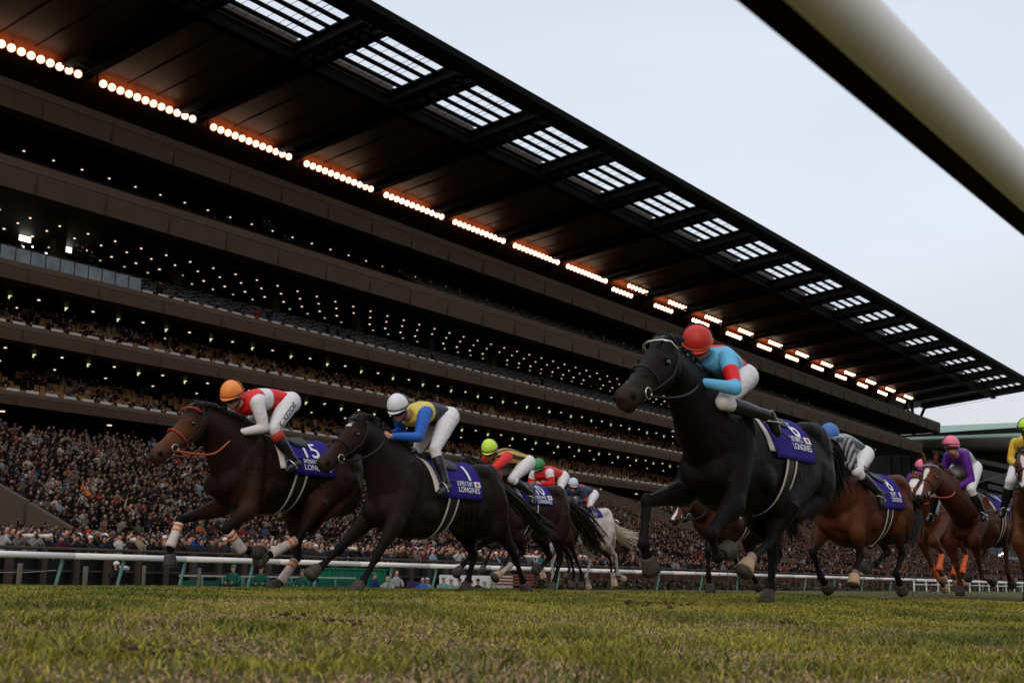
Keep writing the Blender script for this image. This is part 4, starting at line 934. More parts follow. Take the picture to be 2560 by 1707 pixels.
def s8(p, t, a, v):
    if p == 'torso': return (.30, .29, .29) if int(math.floor(a * 6 / math.pi + 20)) % 2 else (.03, .033, .048)
    if p == 'farm' and t > .8: return (.45, .44, .44) if int(t * 25) % 2 else (.03, .033, .048)
    return (.30, .29, .29) if math.sin((v[1] * 3 + v[2]) * 38) > .1 else (.03, .033, .048)
def sp_(p, t, a, v): return PUR if p != 'torso' or abs(a) > 2.1 and t > .6 or abs(abs(a) - 1.0) < .18 or (t > .93) else (.42, .41, .40)
def sl_(p, t, a, v): return (.68, .42, .03) if not (p == 'farm' and t > .5) else (.03, .06, .25)
def sb(p, t, a, v): return (.35, .33, .33) if p == 'farm' and .5 < t < .8 else (.02, .02, .025)
JK = {
 'a': dict(head=zA(625, 205), neck=zA(745, 240), shoulder=zA(792, 285), elbow=zA(838, 445), hand=zA(655, 478), hip=zA(1000, 275), knee=zA(895, 455), ankle=zA(1030, 655), toe=zA(940, 705), elbow_f=zA(700, 400), hand_f=zA(640, 470), tilt=.55, yaw=.35, silk=s15,
      cap=shade('orange', (.85, .26, .045)), band=redrub, glove=gloveb, cuff=redrub, legtext='K.IKEZOE', lth=.06, label='jockey in an orange cap with red and white silks riding horse 15'),
 'b': dict(head=zB(665, 185), neck=zB(780, 220), shoulder=zB(840, 255), elbow=zB(800, 400), hand=zB(600, 392), hip=zB(1000, 265), knee=zB(905, 480), ankle=zB(975, 695), toe=zB(925, 735), elbow_f=zB(690, 370), knee_f=zB(800, 470), tilt=.6, yaw=.3, silk=s1,
      cap=shade('white', (.70, .68, .72)), label='jockey in a white cap with yellow, navy and blue silks riding horse 1'),
 'c': dict(elat=.33, klat=.17, knee_f=zG(1600, 1060), head=zG(1190, 335), neck=zG(1390, 440), shoulder=zG(1560, 560), elbow=zG(1660, 940), hand=zG(1200, 850), hip=zG(1790, 770), knee=zG(1500, 1110), ankle=zG(2030, 1260), toe=zG(2090, 1420), elbow_f=zG(1230, 760), hand_f=zG(1150, 800), tilt=.75, yaw=.45, silk=s6, hr=1.06,
      cap=shade('red', (.50, .022, .015)), band=orange_l, label='jockey in a red cap with light blue silks and red spots riding horse 6'),
 'd': dict(head=zD(440, 205), neck=zD(540, 250), shoulder=zD(595, 300), elbow=zD(465, 405), hand=zD(540, 455), hip=zD(785, 340), knee=zD(640, 490), ankle=zD(800, 610), toe=zD(800, 665), elbow_f=zD(400, 370), tilt=.6, yaw=.35, silk=s10,
      cap=shade('lime', (.55, .80, .06)), glove=glovey, label='jockey in a lime cap with black and yellow striped silks, crouched on horse 10'),
 'e': dict(head=zD(880, 360), neck=zD(935, 400), shoulder=zD(975, 440), elbow=zD(1000, 530), hand=zD(880, 530), hip=zD(1100, 470), knee=zD(1070, 570), ankle=zD(1120, 660), toe=zD(1080, 690), tilt=.6, yaw=.2, silk=sg_,
      cap=shade('green', (.04, .22, .06)), label='jockey in a green cap with plain red silks between horses 10 and grey'),
 'f': dict(head=zD(1185, 525), neck=zD(1230, 560), shoulder=zD(1265, 590), elbow=zD(1300, 680), hand=zD(1205, 700), hip=zD(1370, 625), knee=zD(1330, 720), ankle=zD(1370, 790), toe=zD(1340, 810), tilt=.4, yaw=.8, silk=sgr,
      cap=shade('pale_grey', (.52, .54, .62)), label='jockey in a pale cap with navy silks and red bands on the grey horse'),
 'g': dict(head=zD(1440, 800), neck=zD(1475, 830), shoulder=zD(1500, 855), elbow=zD(1500, 910), hand=zD(1440, 920), hip=zD(1560, 880), knee=zD(1520, 940), ankle=zD(1550, 990), toe=zD(1530, 1010), dy=0, silk=sg_, cap=shade('scarlet', (.6, .01, .01)), label='jockey with a scarlet cap glimpsed behind the grey horse'),
 'h': dict(head=zF(830, 60), neck=zF(900, 90), shoulder=zF(960, 130), elbow=zF(1010, 330), hand=zF(860, 360), hip=zF(1180, 120), knee=zF(1100, 300), ankle=zF(1180, 430), toe=zF(1120, 470), silk=sb, cap=shade('black', (.02, .02, .02)), label='jockey in dark silks hidden behind horse 6, one bare hand showing'),
 'i': dict(head=zE(355, 258), neck=zE(440, 300), shoulder=zE(500, 340), elbow=zE(545, 520), hand=zE(400, 505), hip=zE(640, 420), knee=zE(570, 560), ankle=zE(735, 720), toe=zE(745, 800), elbow_f=zE(390, 480), tilt=.45, yaw=.55, silk=s8,
      cap=shade('blue', (.045, .14, .40)), band=shade('pale_band', (.45, .5, .55)), legtext='A.', lth=.05, ltw=.25, label='jockey in a blue cap with grey and navy striped silks riding horse 8'),
 'j': dict(head=zE(1078, 515), neck=zE(1120, 560), shoulder=zE(1150, 600), elbow=zE(1170, 700), hand=zE(1120, 770), hip=zE(1240, 650), knee=zE(1200, 760), ankle=zE(1190, 870), toe=zE(1150, 900), tilt=.3, yaw=.7, silk=sp_, cap=shade('dusty_pink', (.75, .14, .24)), label='jockey with a pink cap half hidden behind the pricked-ear chestnut'),
 'k': dict(head=zE(1308, 340), neck=zE(1370, 400), shoulder=zE(1420, 440), elbow=zE(1470, 620), hand=zE(1350, 695), hip=zE(1500, 520), knee=zE(1465, 700), ankle=zE(1560, 885), toe=zE(1530, 925), shoulder_f=zE(1290, 440), elbow_f=zE(1250, 560), hand_f=zE(1285, 630), tilt=.12, yaw=.95, silk=sp_,
      cap=shade('pink', (.80, .17, .26)), hr=1.0, label='jockey in a pink cap with purple and grey silks holding a long whip'),
}
for key, S in JK.items(): jockey(H[key], S)
jj = dict(JK['k']); jj.update(silk=sl_, cap=shade('bright_lime', (.58, .80, .06)), glove=glovey, yaw=.5, head=zE(1300, 330), neck=zE(1360, 390), label='jockey in a lime cap with yellow silks at the right picture edge')
jl = jockey(H['l'], jj); carry(H['l']['root'], PIV, DST, ANG); carry(jl, PIV, DST, ANG)
a = onY(zE(1360, 700), 4.9); b = onY(zE(1800, 555), 4.6)
q = MB(); q.tube([a, a.lerp(b, .2), b], [.014, .010, .004], 6); wh = q.build('whip', leather, None, a, smooth=True); tag(wh, 'thin black whip held by the purple-sleeved jockey', 'whip')
# ================================================================ RAILS
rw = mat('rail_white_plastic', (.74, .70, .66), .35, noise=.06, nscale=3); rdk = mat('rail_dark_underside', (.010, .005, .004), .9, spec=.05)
teal = mat('teal_post_paint', (.10, .20, .17), .5, noise=.15, nscale=6)
ir = empty('inner_rail', (2, .62, 0), 'white curved running rail with dark underside crossing the top right corner', 'rail')
pf = [(.722, 1.128), (.668, 1.134), (.650, 1.134), (.632, 1.142), (.617, 1.158), (.608, 1.180), (.605, 1.205), (.615, 1.235), (.63, 1.258), (.67, 1.262), (.70, 1.245), (.725, 1.20)]
mb = MB(); mb.loft([[(x, y * (1 - .042 * (min(x, 4) - 1.5)), z) for y, z in pf] for x in (-4, -1, 0, .5, 1, 1.5, 2, 3, 4, 8, 20, 60)])
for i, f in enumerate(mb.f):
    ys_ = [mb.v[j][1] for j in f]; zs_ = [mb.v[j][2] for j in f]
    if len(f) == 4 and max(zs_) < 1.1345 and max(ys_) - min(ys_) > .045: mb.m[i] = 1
mb.build('rail_beam', [rw, rdk], ir, smooth=True)
for x in (-3, 9, 14, 19, 24, 29, 34): q = MB(); q.tube([(x, .66, 1.16), (x, .95, -.05)], .03, 10); q.build('rail_post', teal, ir, smooth=True)
orr = empty('outer_rail', (40, 31, -.3), 'long white running rail on teal posts in front of the crowd', 'rail')
x = 5.0
while x < 520:
    q = MB(); n = 14; q.loft([[(xx, 31 + .085 * math.cos(a), 1.02 + .09 * math.sin(a)) for a in [2 * math.pi * j / n for j in range(n)]] for xx in (x, x + 3.99)]); 
    if x < 300 or int(x) % 8 == 1: q.build('rail_beam', rw, orr, smooth=True)
    if x < 60: q = MB(); q.loft([[(xx, 31 + .087 * math.cos(a), 1.02 + .092 * math.sin(a)) for a in [2 * math.pi * j / n for j in range(n)]] for xx in (x - .05, x + .04)]); q.build('joint_sleeve', cream, orr, smooth=True)
    x += 4.0
for px in [-20, 159, 312, 466, 636, 800, 984, 1095, 1240, 1403, 1540, 1652, 1759, 1850, 1941, 2018, 2090, 2160, 2230, 2290, 2350, 2410, 2460, 2510, 2550]:
    p = onY((px, 1440), 31.05); q = MB(); q.tube([(p.x - .02, 31.1, .98), (p.x - .22, 31.35, -.6)], .05, 8); q.build('rail_post', teal, orr, smooth=True)
# distant inner railings at the far right
fr = empty('distant_railing', (150, 30, -.3), 'small white railing with thin posts far away at lower right', 'rail')
q = MB()
for z in (.55, .78): q.box(75, 260, 24.0, 24.06, z, z + .05)
q.build('rail_beam', rw, fr)
for i in range(60): q = MB(); q.box(75 + i * 2.4, 75.08 + i * 2.4, 24.07, 24.13, -.4, .8); q.build('rail_post', rw, fr)
# ================================================================ CROWD FENCE
brn = mat('brown_fence_steel', (.045, .033, .026), .6, noise=.2, nscale=4); mar = mat('maroon_fence_board', (.055, .017, .013), .7, noise=.2, nscale=2); gl2 = mat('smoked_screen', (.008, .008, .009), .3, noise=.5, nscale=.9)
fe = empty('crowd_fence', (60, 34.6, -.5), 'brown steel fence with a round top rail holding back the crowd', 'fence')
q = MB(); q.tube([(2, 34.5, 1.32), (320, 34.5, 1.32)], .055, 8); q.build('top_rail', brn, fe, smooth=True)
q = MB(); q.box(2, 320, 34.52, 34.58, .60, .66); q.build('middle_rail', brn, fe)
x1 = onY((1300, 1400), 34.5).x
q = MB(); q.box(x1, 320, 34.45, 34.5, .62, 1.24); q.build('maroon_board', mar, fe)
q = MB(); q.box(2, 320, 34.66, 34.7, -.5, .98); q.build('screen', gl2, fe)
q = MB(); q.box(2, x1, 34.3, 34.4, -.5, -.03); q.build('kerb', mat('pale_kerb', (.25, .24, .22), .8), fe)
xa, xb = onY((110, 1400), 34.5).x, onY((270, 1400), 34.5).x; x = xa - 4 * (xb - xa) / 2
i = 0
while x < 200:
    q = MB(); wd = .09 if i % 3 else .16; q.box(x - wd, x + wd * .4, 34.35, 34.5, -.5, 1.30); q.build('fence_post', brn, fe); x += (xb - xa) / 2 * 1.0; i += 1
# hedge in front of the fence farther along
lf = mat('hedge_leaf', (.040, .042, .016), .8, noise=.5, nscale=1.5, col2=(.07, .045, .025))
q = MB(); random.seed(3)
x0 = onY((1352, 1440), 33).x
for i in range(9000):
    x = x0 + 240 * random.random() ** 1.6; y = random.uniform(32.5, 33.9); z = random.uniform(-.5, .66 if x > x0 + 1 else .5); s = random.uniform(.08, .16)
    a = random.uniform(0, 6.3); v = Vector((math.cos(a), math.sin(a) * .6, random.uniform(-.5, .8))).normalized() * s; u_ = Vector((-v.y, v.x, random.uniform(-.05, .1))) * .6
    p = Vector((x, y, z)); q.add([p - v, p + u_, p + v, p - u_], [(0, 1, 2, 3)])
o = q.build('hedge', lf); tag(o, 'low olive brown clipped hedge between white rail and maroon fence', 'hedge', kind='stuff')
# ================================================================ PEOPLE OUTSIDE THE SADDLE
coat = mat('cloth_by_person', objcol=True, rough=.8, noise=.2, nscale=14); hairm = mat('dark_hair', (.012, .009, .008), .5); pants = mat('dark_trousers', (.012, .012, .014), .8)
hatm = {'white': mat('hat_white', (.6, .57, .54), .8), 'green': mat('hat_green', (.02, .12, .07), .7), 'teal': mat('hat_pale_teal', (.22, .36, .30), .8), 'navy': mat('hat_navy', (.02, .025, .07), .8), 'red': mat('hat_red', (.35, .02, .02), .8), 'tan': mat('hat_tan', (.3, .22, .14), .8), 'black': mat('hat_black', (.01, .01, .01), .8), 'orange': mat('hat_orange', (.6, .18, .03), .8)}
camw = mat('pale_lens_barrel', (.55, .52, .47), .5); camb = mat('camera_black', (.012, .012, .012), .4)
def figure(pose='stand', hat=None, cam=None, seat=False, hair_long=False):
    m = MB(); E = lambda c, r, mi, n=10, k=7: m.ell(c, r, n=n, k=k, mi=mi)
    z0 = .0
    if seat:
        for s in (-1, 1): m.tube([(s * .1, .0, .14), (s * .17, -.38, .24), (s * .15, -.32, -.10)], [.10, .075, .05], 8, mi=3)
        b = -.80
    else:
        for s in (-1, 1): m.tube([(s * .09, 0, .86), (s * .10, -.02, .45), (s * .10, .0, .04)], [.10, .07, .05], 8, mi=3); m.ell((s * .1, -.05, .04), (.05, .12, .04), n=8, k=5, mi=3)
        b = 0
    m.loft([[(rx * math.cos(a), ry * math.sin(a) + dy, z + b) for a in [2 * math.pi * j / 14 for j in range(14)]] for rx, ry, z, dy in ((.15, .10, .84, 0), (.19, .13, .90, 0), (.175, .12, 1.08, 0), (.20, .125, 1.28, -.01), (.205, .11, 1.38, -.01), (.14, .085, 1.45, 0), (.06, .06, 1.49, 0))], 0)
    m.tube([(0, 0, 1.44 + b), (0, -.01, 1.53 + b)], [.055, .05], 8, mi=1)
    E((0, -.015, 1.615 + b), (.078, .092, .108), 1, 12, 8); E((0, -.045, 1.555 + b), (.05, .055, .045), 1); m.ell((0, -.108, 1.60 + b), (.012, .018, .022), n=6, k=5, mi=1)
    E((0, .018, 1.648 + b), (.087, .096, .095), 2, 12, 8)
    for s in (-1, 1): m.ell((s * .03, -.098, 1.625 + b), (.012, .008, .006), n=6, k=4, mi=2)
    if hair_long: E((0, .05, 1.56 + b), (.09, .06, .13), 2)
    if hat:
        E((0, .012, 1.675 + b), (.094, .104, .085), 4, 12, 8); m.ell((0, -.10, 1.665 + b), (.07, .07, .010), n=10, k=5, mi=4)
    P = {'stand': [((.23, 0, 1.36), (.26, .02, 1.10), (.22, -.12, .90))] * 2, 'rail': [((.22, 0, 1.36), (.27, -.08, 1.15), (.12, -.30, 1.12))] * 2,
         'camera': [((.22, -.02, 1.36), (.25, -.22, 1.28), (.06, -.22, 1.56))] * 2, 'cheer': [((.22, 0, 1.38), (.32, -.05, 1.62), (.26, -.08, 1.88)), ((.22, 0, 1.36), (.27, -.08, 1.15), (.12, -.28, 1.15))], 'lens': [((.22, -.02, 1.36), (.24, -.25, 1.24), (.06, -.38, 1.50)), ((.22, -.02, 1.36), (.25, -.20, 1.25), (.06, -.22, 1.52))]}[pose]
    for s, (a, c, h) in zip((-1, 1), P):
        f = lambda p: (p[0] * s, p[1], p[2] + b)
        m.tube([f(a), f(c), f((h[0] + (c[0] - h[0]) * .15, h[1] + (c[1] - h[1]) * .15, h[2] + (c[2] - h[2]) * .15))], [.062, .05, .036], 8, mi=0); m.ell(f(h), (.035, .045, .05), n=8, k=6, mi=1)
        for k_ in range(4): m.tube([(f(h)[0] + (k_ - 1.5) * .016, f(h)[1] - .03, f(h)[2] + .02), (f(h)[0] + (k_ - 1.5) * .016, f(h)[1] - .062, f(h)[2] + .025)], [.009, .006], 5, mi=1)
    if cam == 'small' or pose == 'camera': m.box(-.06, .06, -.20, -.14, 1.54 + b, 1.62 + b, 5); m.tube([(0, -.20, 1.58 + b), (0, -.29, 1.58 + b)], [.04, .045], 10, mi=5)
    if pose == 'lens': m.box(-.06, .06, -.22, -.13, 1.52 + b, 1.62 + b, 5); m.tube([(0, -.22, 1.57 + b), (0, -.36, 1.56 + b), (0, -.46, 1.55 + b), (0, -.66, 1.53 + b)], [.045, .05, .065, .07], 10, mi=6)
    return m
FM = {}
def fmesh(pose, hat, seat=False, long=False):
    key = (pose, hat, seat, long)
    if key not in FM:
        me = figure(pose, hat, None, seat, long).mesh('person')
        for mm_ in (coat, skin, hairm, pants, hatm.get(hat or 'black'), camb, camw): me.materials.append(mm_)
        FM[key] = me
    return FM[key]
def put(me, loc, rz, sc, color, label, cat, group):
    o = bpy.data.objects.new('person', me); COL.objects.link(o); o.location = loc; o.rotation_euler = (0, 0, rz); o.scale = (sc, sc, sc); o.color = (color[0] * .8, color[1] * .76, color[2] * .74, 1); WL[o.name] = Vector(loc)
    return tag(o, label, cat, group)
CO = {'black': (.010, .010, .011), 'charcoal': (.022, .022, .024), 'navy': (.014, .018, .04), 'dark brown': (.035, .022, .015), 'grey': (.12, .115, .11), 'light grey': (.27, .26, .26), 'white': (.50, .48, .47), 'red': (.30, .015, .012), 'maroon': (.09, .012, .015), 'blue': (.03, .08, .25), 'pale blue': (.20, .28, .38), 'teal': (.02, .12, .13), 'olive': (.06, .06, .025), 'beige': (.32, .25, .17), 'orange': (.50, .13, .02), 'purple': (.07, .02, .14)}
CW = [34, 20, 10, 8, 6, 3, 4, 2, 2, 1.6, 2, 1, 3, 3, .5, .5]
CWI = [30, 26, 14, 12, 9, 4, 3, 1.2, 3, 1.5, 2, 1.2, 5, 3, .4, .4]; random.seed(21); combos = {}
hats = [None, None, None, None, 'long', 'white', 'navy', 'black', 'tan', 'black', 'navy', 'red']
PD = {'stand': 'arms down', 'rail': 'forearms on the fence', 'camera': 'raising a camera', 'cheer': 'one arm raised', 'lens': 'aiming a long lens'}
cnt = 0; rowsY = [35.15, 35.85, 36.6, 37.35]
def floor_z(y): return float(np.interp(y, [34.6, 46, 50], [.12, .75, 1.2]))
cand = []
for r, y in enumerate(rowsY):
    x = 18.6 + random.uniform(0, .3)
    while x < 60: cand.append((x, y + random.uniform(-.12, .12), r)); x += random.uniform(.42, .62)
cand.sort(key=lambda c: c[0] ** 2 + c[1] ** 2); cand, leftover = cand[:300], cand[300:]
anchors = [(onY((px, 1400), 35).x, nm) for px, nm in ((0, 'at the left picture edge'), (160, 'above the first stake'), (290, 'behind the crouching photographer'), (420, 'below the lead horse'), (520, 'beside the leading forelegs'), (640, 'above the green uniforms'), (760, 'behind the rear bandages'), (850, 'above the green container'), (960, 'behind the second horse'), (1080, 'above the white board'), (1200, 'by the wooden bench'), (1330, 'behind the tailing horses'), (1480, 'near the grey horse'))]
RN = ['front row', 'second row', 'third row', 'fourth row']
used = {}
for (x, y, r) in cand:
    for tr_ in range(60):
        cn = random.choices(list(CO), CWI)[0]; ht = random.choice(hats); po = random.choices(['stand', 'rail', 'camera', 'cheer', 'lens'], [3, 4 if r == 0 else 0, 3, .8, .7 if r == 0 else .05])[0]
        if x < 24 and r == 0 and random.random() < .25: po = 'lens'
        an = min(anchors, key=lambda a: abs(a[0] - x))[1]
        hd = {None: 'dark-haired', 'long': 'long-haired'}.get(ht, '%s-capped' % ht)
        lb = '%s spectator, %s coat, %s, %s, %s' % (hd, cn, PD[po], RN[r], an)
        if lb not in used: break
    used[lb] = 1
    put(fmesh(po, None if ht == 'long' else ht, False, ht == 'long'), (x, y, floor_z(y) + random.uniform(-.02, .02)), random.uniform(-.5, .25), random.uniform(.93, 1.06), CO[cn], lb, 'spectator', 'spectators standing behind the brown fence')
# crowd as a mass ------------------------------------------------------------
def tmpl(raise_=False, low=False, sit=False):
    m = MB(); n = 6 if low else 8
    m.loft([[(rx * math.cos(a), ry * math.sin(a), z) for a in [2 * math.pi * j / n + .3 for j in range(n)]] for rx, ry, z in ((.19, .13, .75), (.21, .12, 1.34), (.10, .07, 1.47))], 0, cap=False)
    m.ell((0, -.012, 1.60), (.08, .09, .11), n=n, k=4 if low else 5, mi=1); m.ell((0, .022, 1.645), (.09, .095, .095), n=n, k=4 if low else 5, mi=2)
    if not low:
        for s in (-1, 1):
            if raise_ and s > 0: m.tube([(.2, 0, 1.36), (.3, -.06, 1.62), (.26, -.08, 1.86)], [.06, .05, .04], 5, mi=0); m.ell((.26, -.08, 1.88), (.04, .04, .05), n=5, k=4, mi=1)
            else: m.tube([(s * .2, 0, 1.36), (s * .27, -.06, 1.14), (s * .12, -.24, 1.2)], [.06, .05, .035], 5, mi=0); m.ell((s * .11, -.25, 1.22), (.04, .04, .045), n=5, k=4, mi=1)
        if sit: m.box(-.09, .09, -.33, -.32, 1.15, 1.36, 3)
    V = np.array(m.v, dtype=np.float32); nf = len(m.f); lt = np.array([len(f) for f in m.f]); lv = np.array([i for f in m.f for i in f]); vi = np.zeros(len(V), int)
    for f, mi in zip(m.f, m.m):
        for j in f: vi[j] = mi
    return V, lt, lv, vi
TM = [tmpl(), tmpl(), tmpl(True), tmpl(sit=True)]; TL = [tmpl(low=True)]
COLS = np.array([CO[c] for c in CO]); cw = np.array(CW) / sum(CW)
SK = np.array([(.36, .19, .13), (.42, .23, .16), (.28, .15, .10), (.46, .27, .20)])
def crowd(name, pts, label, cat='crowd', dim=1.0, seatcol=None, parent=None):
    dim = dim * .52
    Vs, Ls, Ts, Cs = [], [], [], []; off = 0
    for (x, y, z) in pts:
        d_ = math.hypot(x, y); T_ = TL[0] if d_ > 105 else TM[random.choices([0, 1, 2, 3], [6, 6, 1, 1])[0]]
        V, lt, lv, vi = T_; a = random.uniform(-.5, .3); c, s = math.cos(a), math.sin(a); sc = random.uniform(.9, 1.08)
        W = np.empty_like(V); W[:, 0] = (V[:, 0] * c - V[:, 1] * s) + x; W[:, 1] = (V[:, 0] * s + V[:, 1] * c) + y; W[:, 2] = V[:, 2] * sc + z
        cc = np.empty((4, 3)); cc[0] = COLS[rng.choice(len(COLS), p=cw)] * random.uniform(.7, 1.3); cc[1] = SK[random.randrange(4)] * random.uniform(.8, 1.15)
        cc[2] = (.012, .009, .008) if random.random() < .86 else COLS[random.randrange(len(COLS))]; cc[3] = (.6, .58, .55)
        Vs.append(W); Ls.append(lv + off); Ts.append(lt); Cs.append(cc[vi]); off += len(V)
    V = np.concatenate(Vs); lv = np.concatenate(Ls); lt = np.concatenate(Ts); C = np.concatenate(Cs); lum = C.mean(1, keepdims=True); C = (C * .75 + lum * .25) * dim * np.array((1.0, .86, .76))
    me = bpy.data.meshes.new(name); me.vertices.add(len(V)); me.vertices.foreach_set('co', V.ravel()); me.loops.add(len(lv)); me.loops.foreach_set('vertex_index', lv)
    st_ = np.concatenate([[0], np.cumsum(lt)[:-1]]); me.polygons.add(len(lt)); me.polygons.foreach_set('loop_start', st_); me.update(calc_edges=True); me.validate()
    me.polygons.foreach_set('use_smooth', np.ones(len(lt), dtype=bool)); setcol(me, C)
    o = link(name, me, mat('crowd_cloth', attr=True, rough=.85, spec=.05), parent); 
    if parent is None: tag(o, label, cat, kind='stuff')
    else: o['kind'] = 'stuff'
    return o
pts = [(x, y, floor_z(y)) for (x, y, r) in leftover]
y = 35.15
while y < 49.3:
    x = 59.5 if y < 37.6 else 16.0
    while x < 250:
        if random.random() < .94: pts.append((x + random.uniform(-.12, .12), y + random.uniform(-.15, .15), floor_z(y)))
        x += .56 if x < 110 else .75
    y += .72
for (a, b) in gaps:
    for r in range(31):
        y = BY0 + r * .8 + .35; z = BZ0 + r * .8 * RISE; x = max(a + .7, 19)
        while x < b - .6:
            if random.random() < (.95 if r < 27 else .75): pts.append((x + random.uniform(-.12, .12), y + random.uniform(-.08, .08), z - (.0 if random.random() < .8 else .25)))
            x += .52 if x < 110 else .62
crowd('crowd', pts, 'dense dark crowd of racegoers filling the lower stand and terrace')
# balconies: seats and seated people (belong to no one seat: a mass)
seatm = mat('tan_seat_plastic', (.34, .17, .065), .6, noise=.35, nscale=.8)
for k in (3, 4):
    zt, zb, xe = T[k]; pp = []; q = MB()
    for r in range(7):
        y = FY + 1.5 + .85 * r; z = zt + DZ[k] + RK[k] * r; x = 22.0
        while x < xe - 6:
            if int((x + 100) / 1.5) % 9 != 0:
                q.box(x, x + .42, y + .35, y + .42, z + .35, z + .88)
                if random.random() < .42: pp.append((x + .2, y + .1, z - .50))
            x += .52 if x < 100 else .7
    o = q.build('tan_seat_rows', seatm, balc[k]); o['kind'] = 'stuff'
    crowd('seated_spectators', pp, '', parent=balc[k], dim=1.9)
pp = []
for k, x0 in ((1, 60), (2, 34)):
    zt = T[k][0]
    for i in range(150): pp.append((random.uniform(x0, 170), FY + random.uniform(.9, 6), zt - .9 + random.uniform(0, .8)))
for px, py in ((190, 630), (205, 632), (228, 640), (52, 628), (660, 560), (672, 565)):
    p = onY((px, py), FY + 1); pp.append((p.x, FY + 1.0, p.z - 1.2))
crowd('balcony_visitors', pp, '', parent=gs)
# lone loud coats in the bowl (orange, yellow) -------------------------------
for (px, py, cn, yy) in ((217, 1232, 'orange', 56), (2092, 1377, 'orange', 52), (325, 1280, 'beige', 53)):
    p = onY((px, py), yy); rr = (yy - BY0) // .8
    put(fmesh('cheer', None), (p.x, yy, BZ0 + rr * .8 * RISE), -.2, 1.05, tuple(c * 1.2 for c in CO[cn]), 'cheering spectator in a bright %s jacket high in the crowd near %s' % (cn, 'the left wall' if px == 217 else ('horse 8' if px == 2092 else 'the lead horse muzzle')), 'spectator', 'loud coats in the crowd')
# ---- officials and photographer by the rail
green = (.012, .085, .055); tealc = (.17, .30, .25)
OFF = [(584, 1420, 'green', green, -1.2, 'official in a dark green uniform and peaked cap, first of the green row'), (653, 1423, 'green', green, -.9, 'official in dark green uniform sitting right of a teal post'),
       (716, 1440, None, green, -.9, 'bare-headed figure in dark green seen behind a bandaged hind leg'), (756, 1431, 'green', green, -1.0, 'official in green uniform and cap, last of the green row'),
       (936, 1438, 'green', (.012, .03, .10), .2, 'official with green cap and navy coat beside the green container'), (968, 1446, None, (.35, .34, .33), -.6, 'dark-haired person in a pale shirt stooping by a teal post'),
       (991, 1432, None, (.30, .32, .33), -.3, 'standing person in a grey patterned top behind a teal post'), (996, 1453, None, (.012, .012, .014), -.8, 'black-haired person in a black jacket with white collar'),
       (1057, 1449, None, (.03, .12, .42), -1.0, 'person leaning forward in a bright blue vest'), (1068, 1451, 'teal', tealc, -1.1, 'pale teal worker tucked beside the blue vest'),
       (1109, 1447, 'teal', tealc, -.8, 'groundsman in pale teal cap and shirt, tallest in front of the white board'), (1128, 1451, 'teal', tealc, -.7, 'groundsman in pale teal, second in front of the white board'),
       (1149, 1453, 'navy', tealc, -.7, 'groundsman in teal shirt with a navy cap'), (1178, 1457, 'navy', (.02, .02, .04), -.6, 'person with navy cap and black jacket right of the leg'),
       (1195, 1453, 'navy', (.02, .02, .04), -.6, 'person with navy cap and raised collar in front of the white board'), (1211, 1457, 'teal', tealc, -.4, 'low-crouching groundsman in pale teal near the bench'),
       (1235, 1455, 'teal', tealc, -.2, 'groundsman in pale teal hood next to the wooden bench'), (2100, 1462, 'tan', (.05, .05, .055), -.2, 'tan-capped worker by the hedge beneath horse 8'), (2315, 1462, 'orange', (.03, .03, .03), -.2, 'worker with an orange cap at the hedge beneath the orange bandages')]
for (px, py, ht, c, rz, lb) in OFF:
    yy = 32.6; p = onY((px, py), yy); put(fmesh('rail', ht, True), (p.x, yy, p.z - .82), rz, 1.0, c, lb, 'official', 'officials crouching along the rail')
p = onY((291, 1413), 31.9); put(fmesh('lens', 'white', True), (p.x, 31.9, p.z - .82), -.1, 1.0, (.010, .010, .011), 'photographer in black with a white knitted cap crouching at the rail', 'photographer', 'officials crouching along the rail')
# ---- small things along the rail
stm = mat('grey_brown_stake', (.12, .095, .075), .8, noise=.2, nscale=9)
for i, (px, py, w_) in enumerate(((51, 1407, .075), (215, 1415, .075), (361, 1413, .06), (499, 1419, .06))):
    p = onY((px, py), 31.6); q = MB(); q.tube([(p.x, 31.6, -.6), (p.x, 31.6, p.z)], w_, 10); o = q.build('stake', stm, None, (p.x, 31.6, -.55), smooth=True); tag(o, 'short grey-brown wooden stake behind the rail, %s from the left' % ['first', 'second', 'third', 'fourth'][i], 'stake', 'stakes behind the rail')
a = onY((-10, 1430), 31.6); b = onY((140, 1425), 31.6); q = MB(); q.tube([a, a.lerp(b, .5) - Vector((0, 0, .03)), b], .012, 5); tag(q.build('rope', mat('rope', (.25, .24, .23), .8), None, a), 'thin slack rope strung between the left stakes', 'rope')
def rb(px0, px1, py0, py1, Y_, d=.4):
    a, b = onY((px0, py0), Y_), onY((px1, py1), Y_); return min(a.x, b.x), max(a.x, b.x), min(a.z, b.z), max(a.z, b.z)
for i, (p0, p1, pt) in enumerate(((448, 600, 1439), (604, 885, 1442))):
    x0_, x1_, _, _ = rb(p0, p1, pt, pt, 33.3); zt = onY(((p0 + p1) / 2, pt), 33.3).z
    root = empty('low_barrier', (x0_, 33.3, -.5), ['short', 'long'][i] + ' low teal barrier with a pale top bar behind the green officials', 'barrier', 'low teal barriers')
    q = MB(); q.box(x0_, x1_, 33.2, 33.32, zt - .03, zt + .03); q.build('top_bar', mat('pale_teal_bar', (.28, .33, .31), .5), root)
    q = MB(); q.box(x0_, x1_, 33.24, 33.28, -.5, zt - .16); q.build('panel', mat('teal_panel', (.012, .075, .06), .6, noise=.2, nscale=3), root)
    n = max(3, int((x1_ - x0_) / 1.1))
    for j in range(n + 1): q = MB(); xx = x0_ + (x1_ - x0_) * j / n; q.box(xx - .03, xx + .03, 33.16, 33.2, -.5, zt - .03); q.build('upright', teal, root)
x0_, x1_, z0_, z1_ = rb(820, 962, 1424, 1424, 33.7); z1_ = onY((890, 1424), 33.7).z
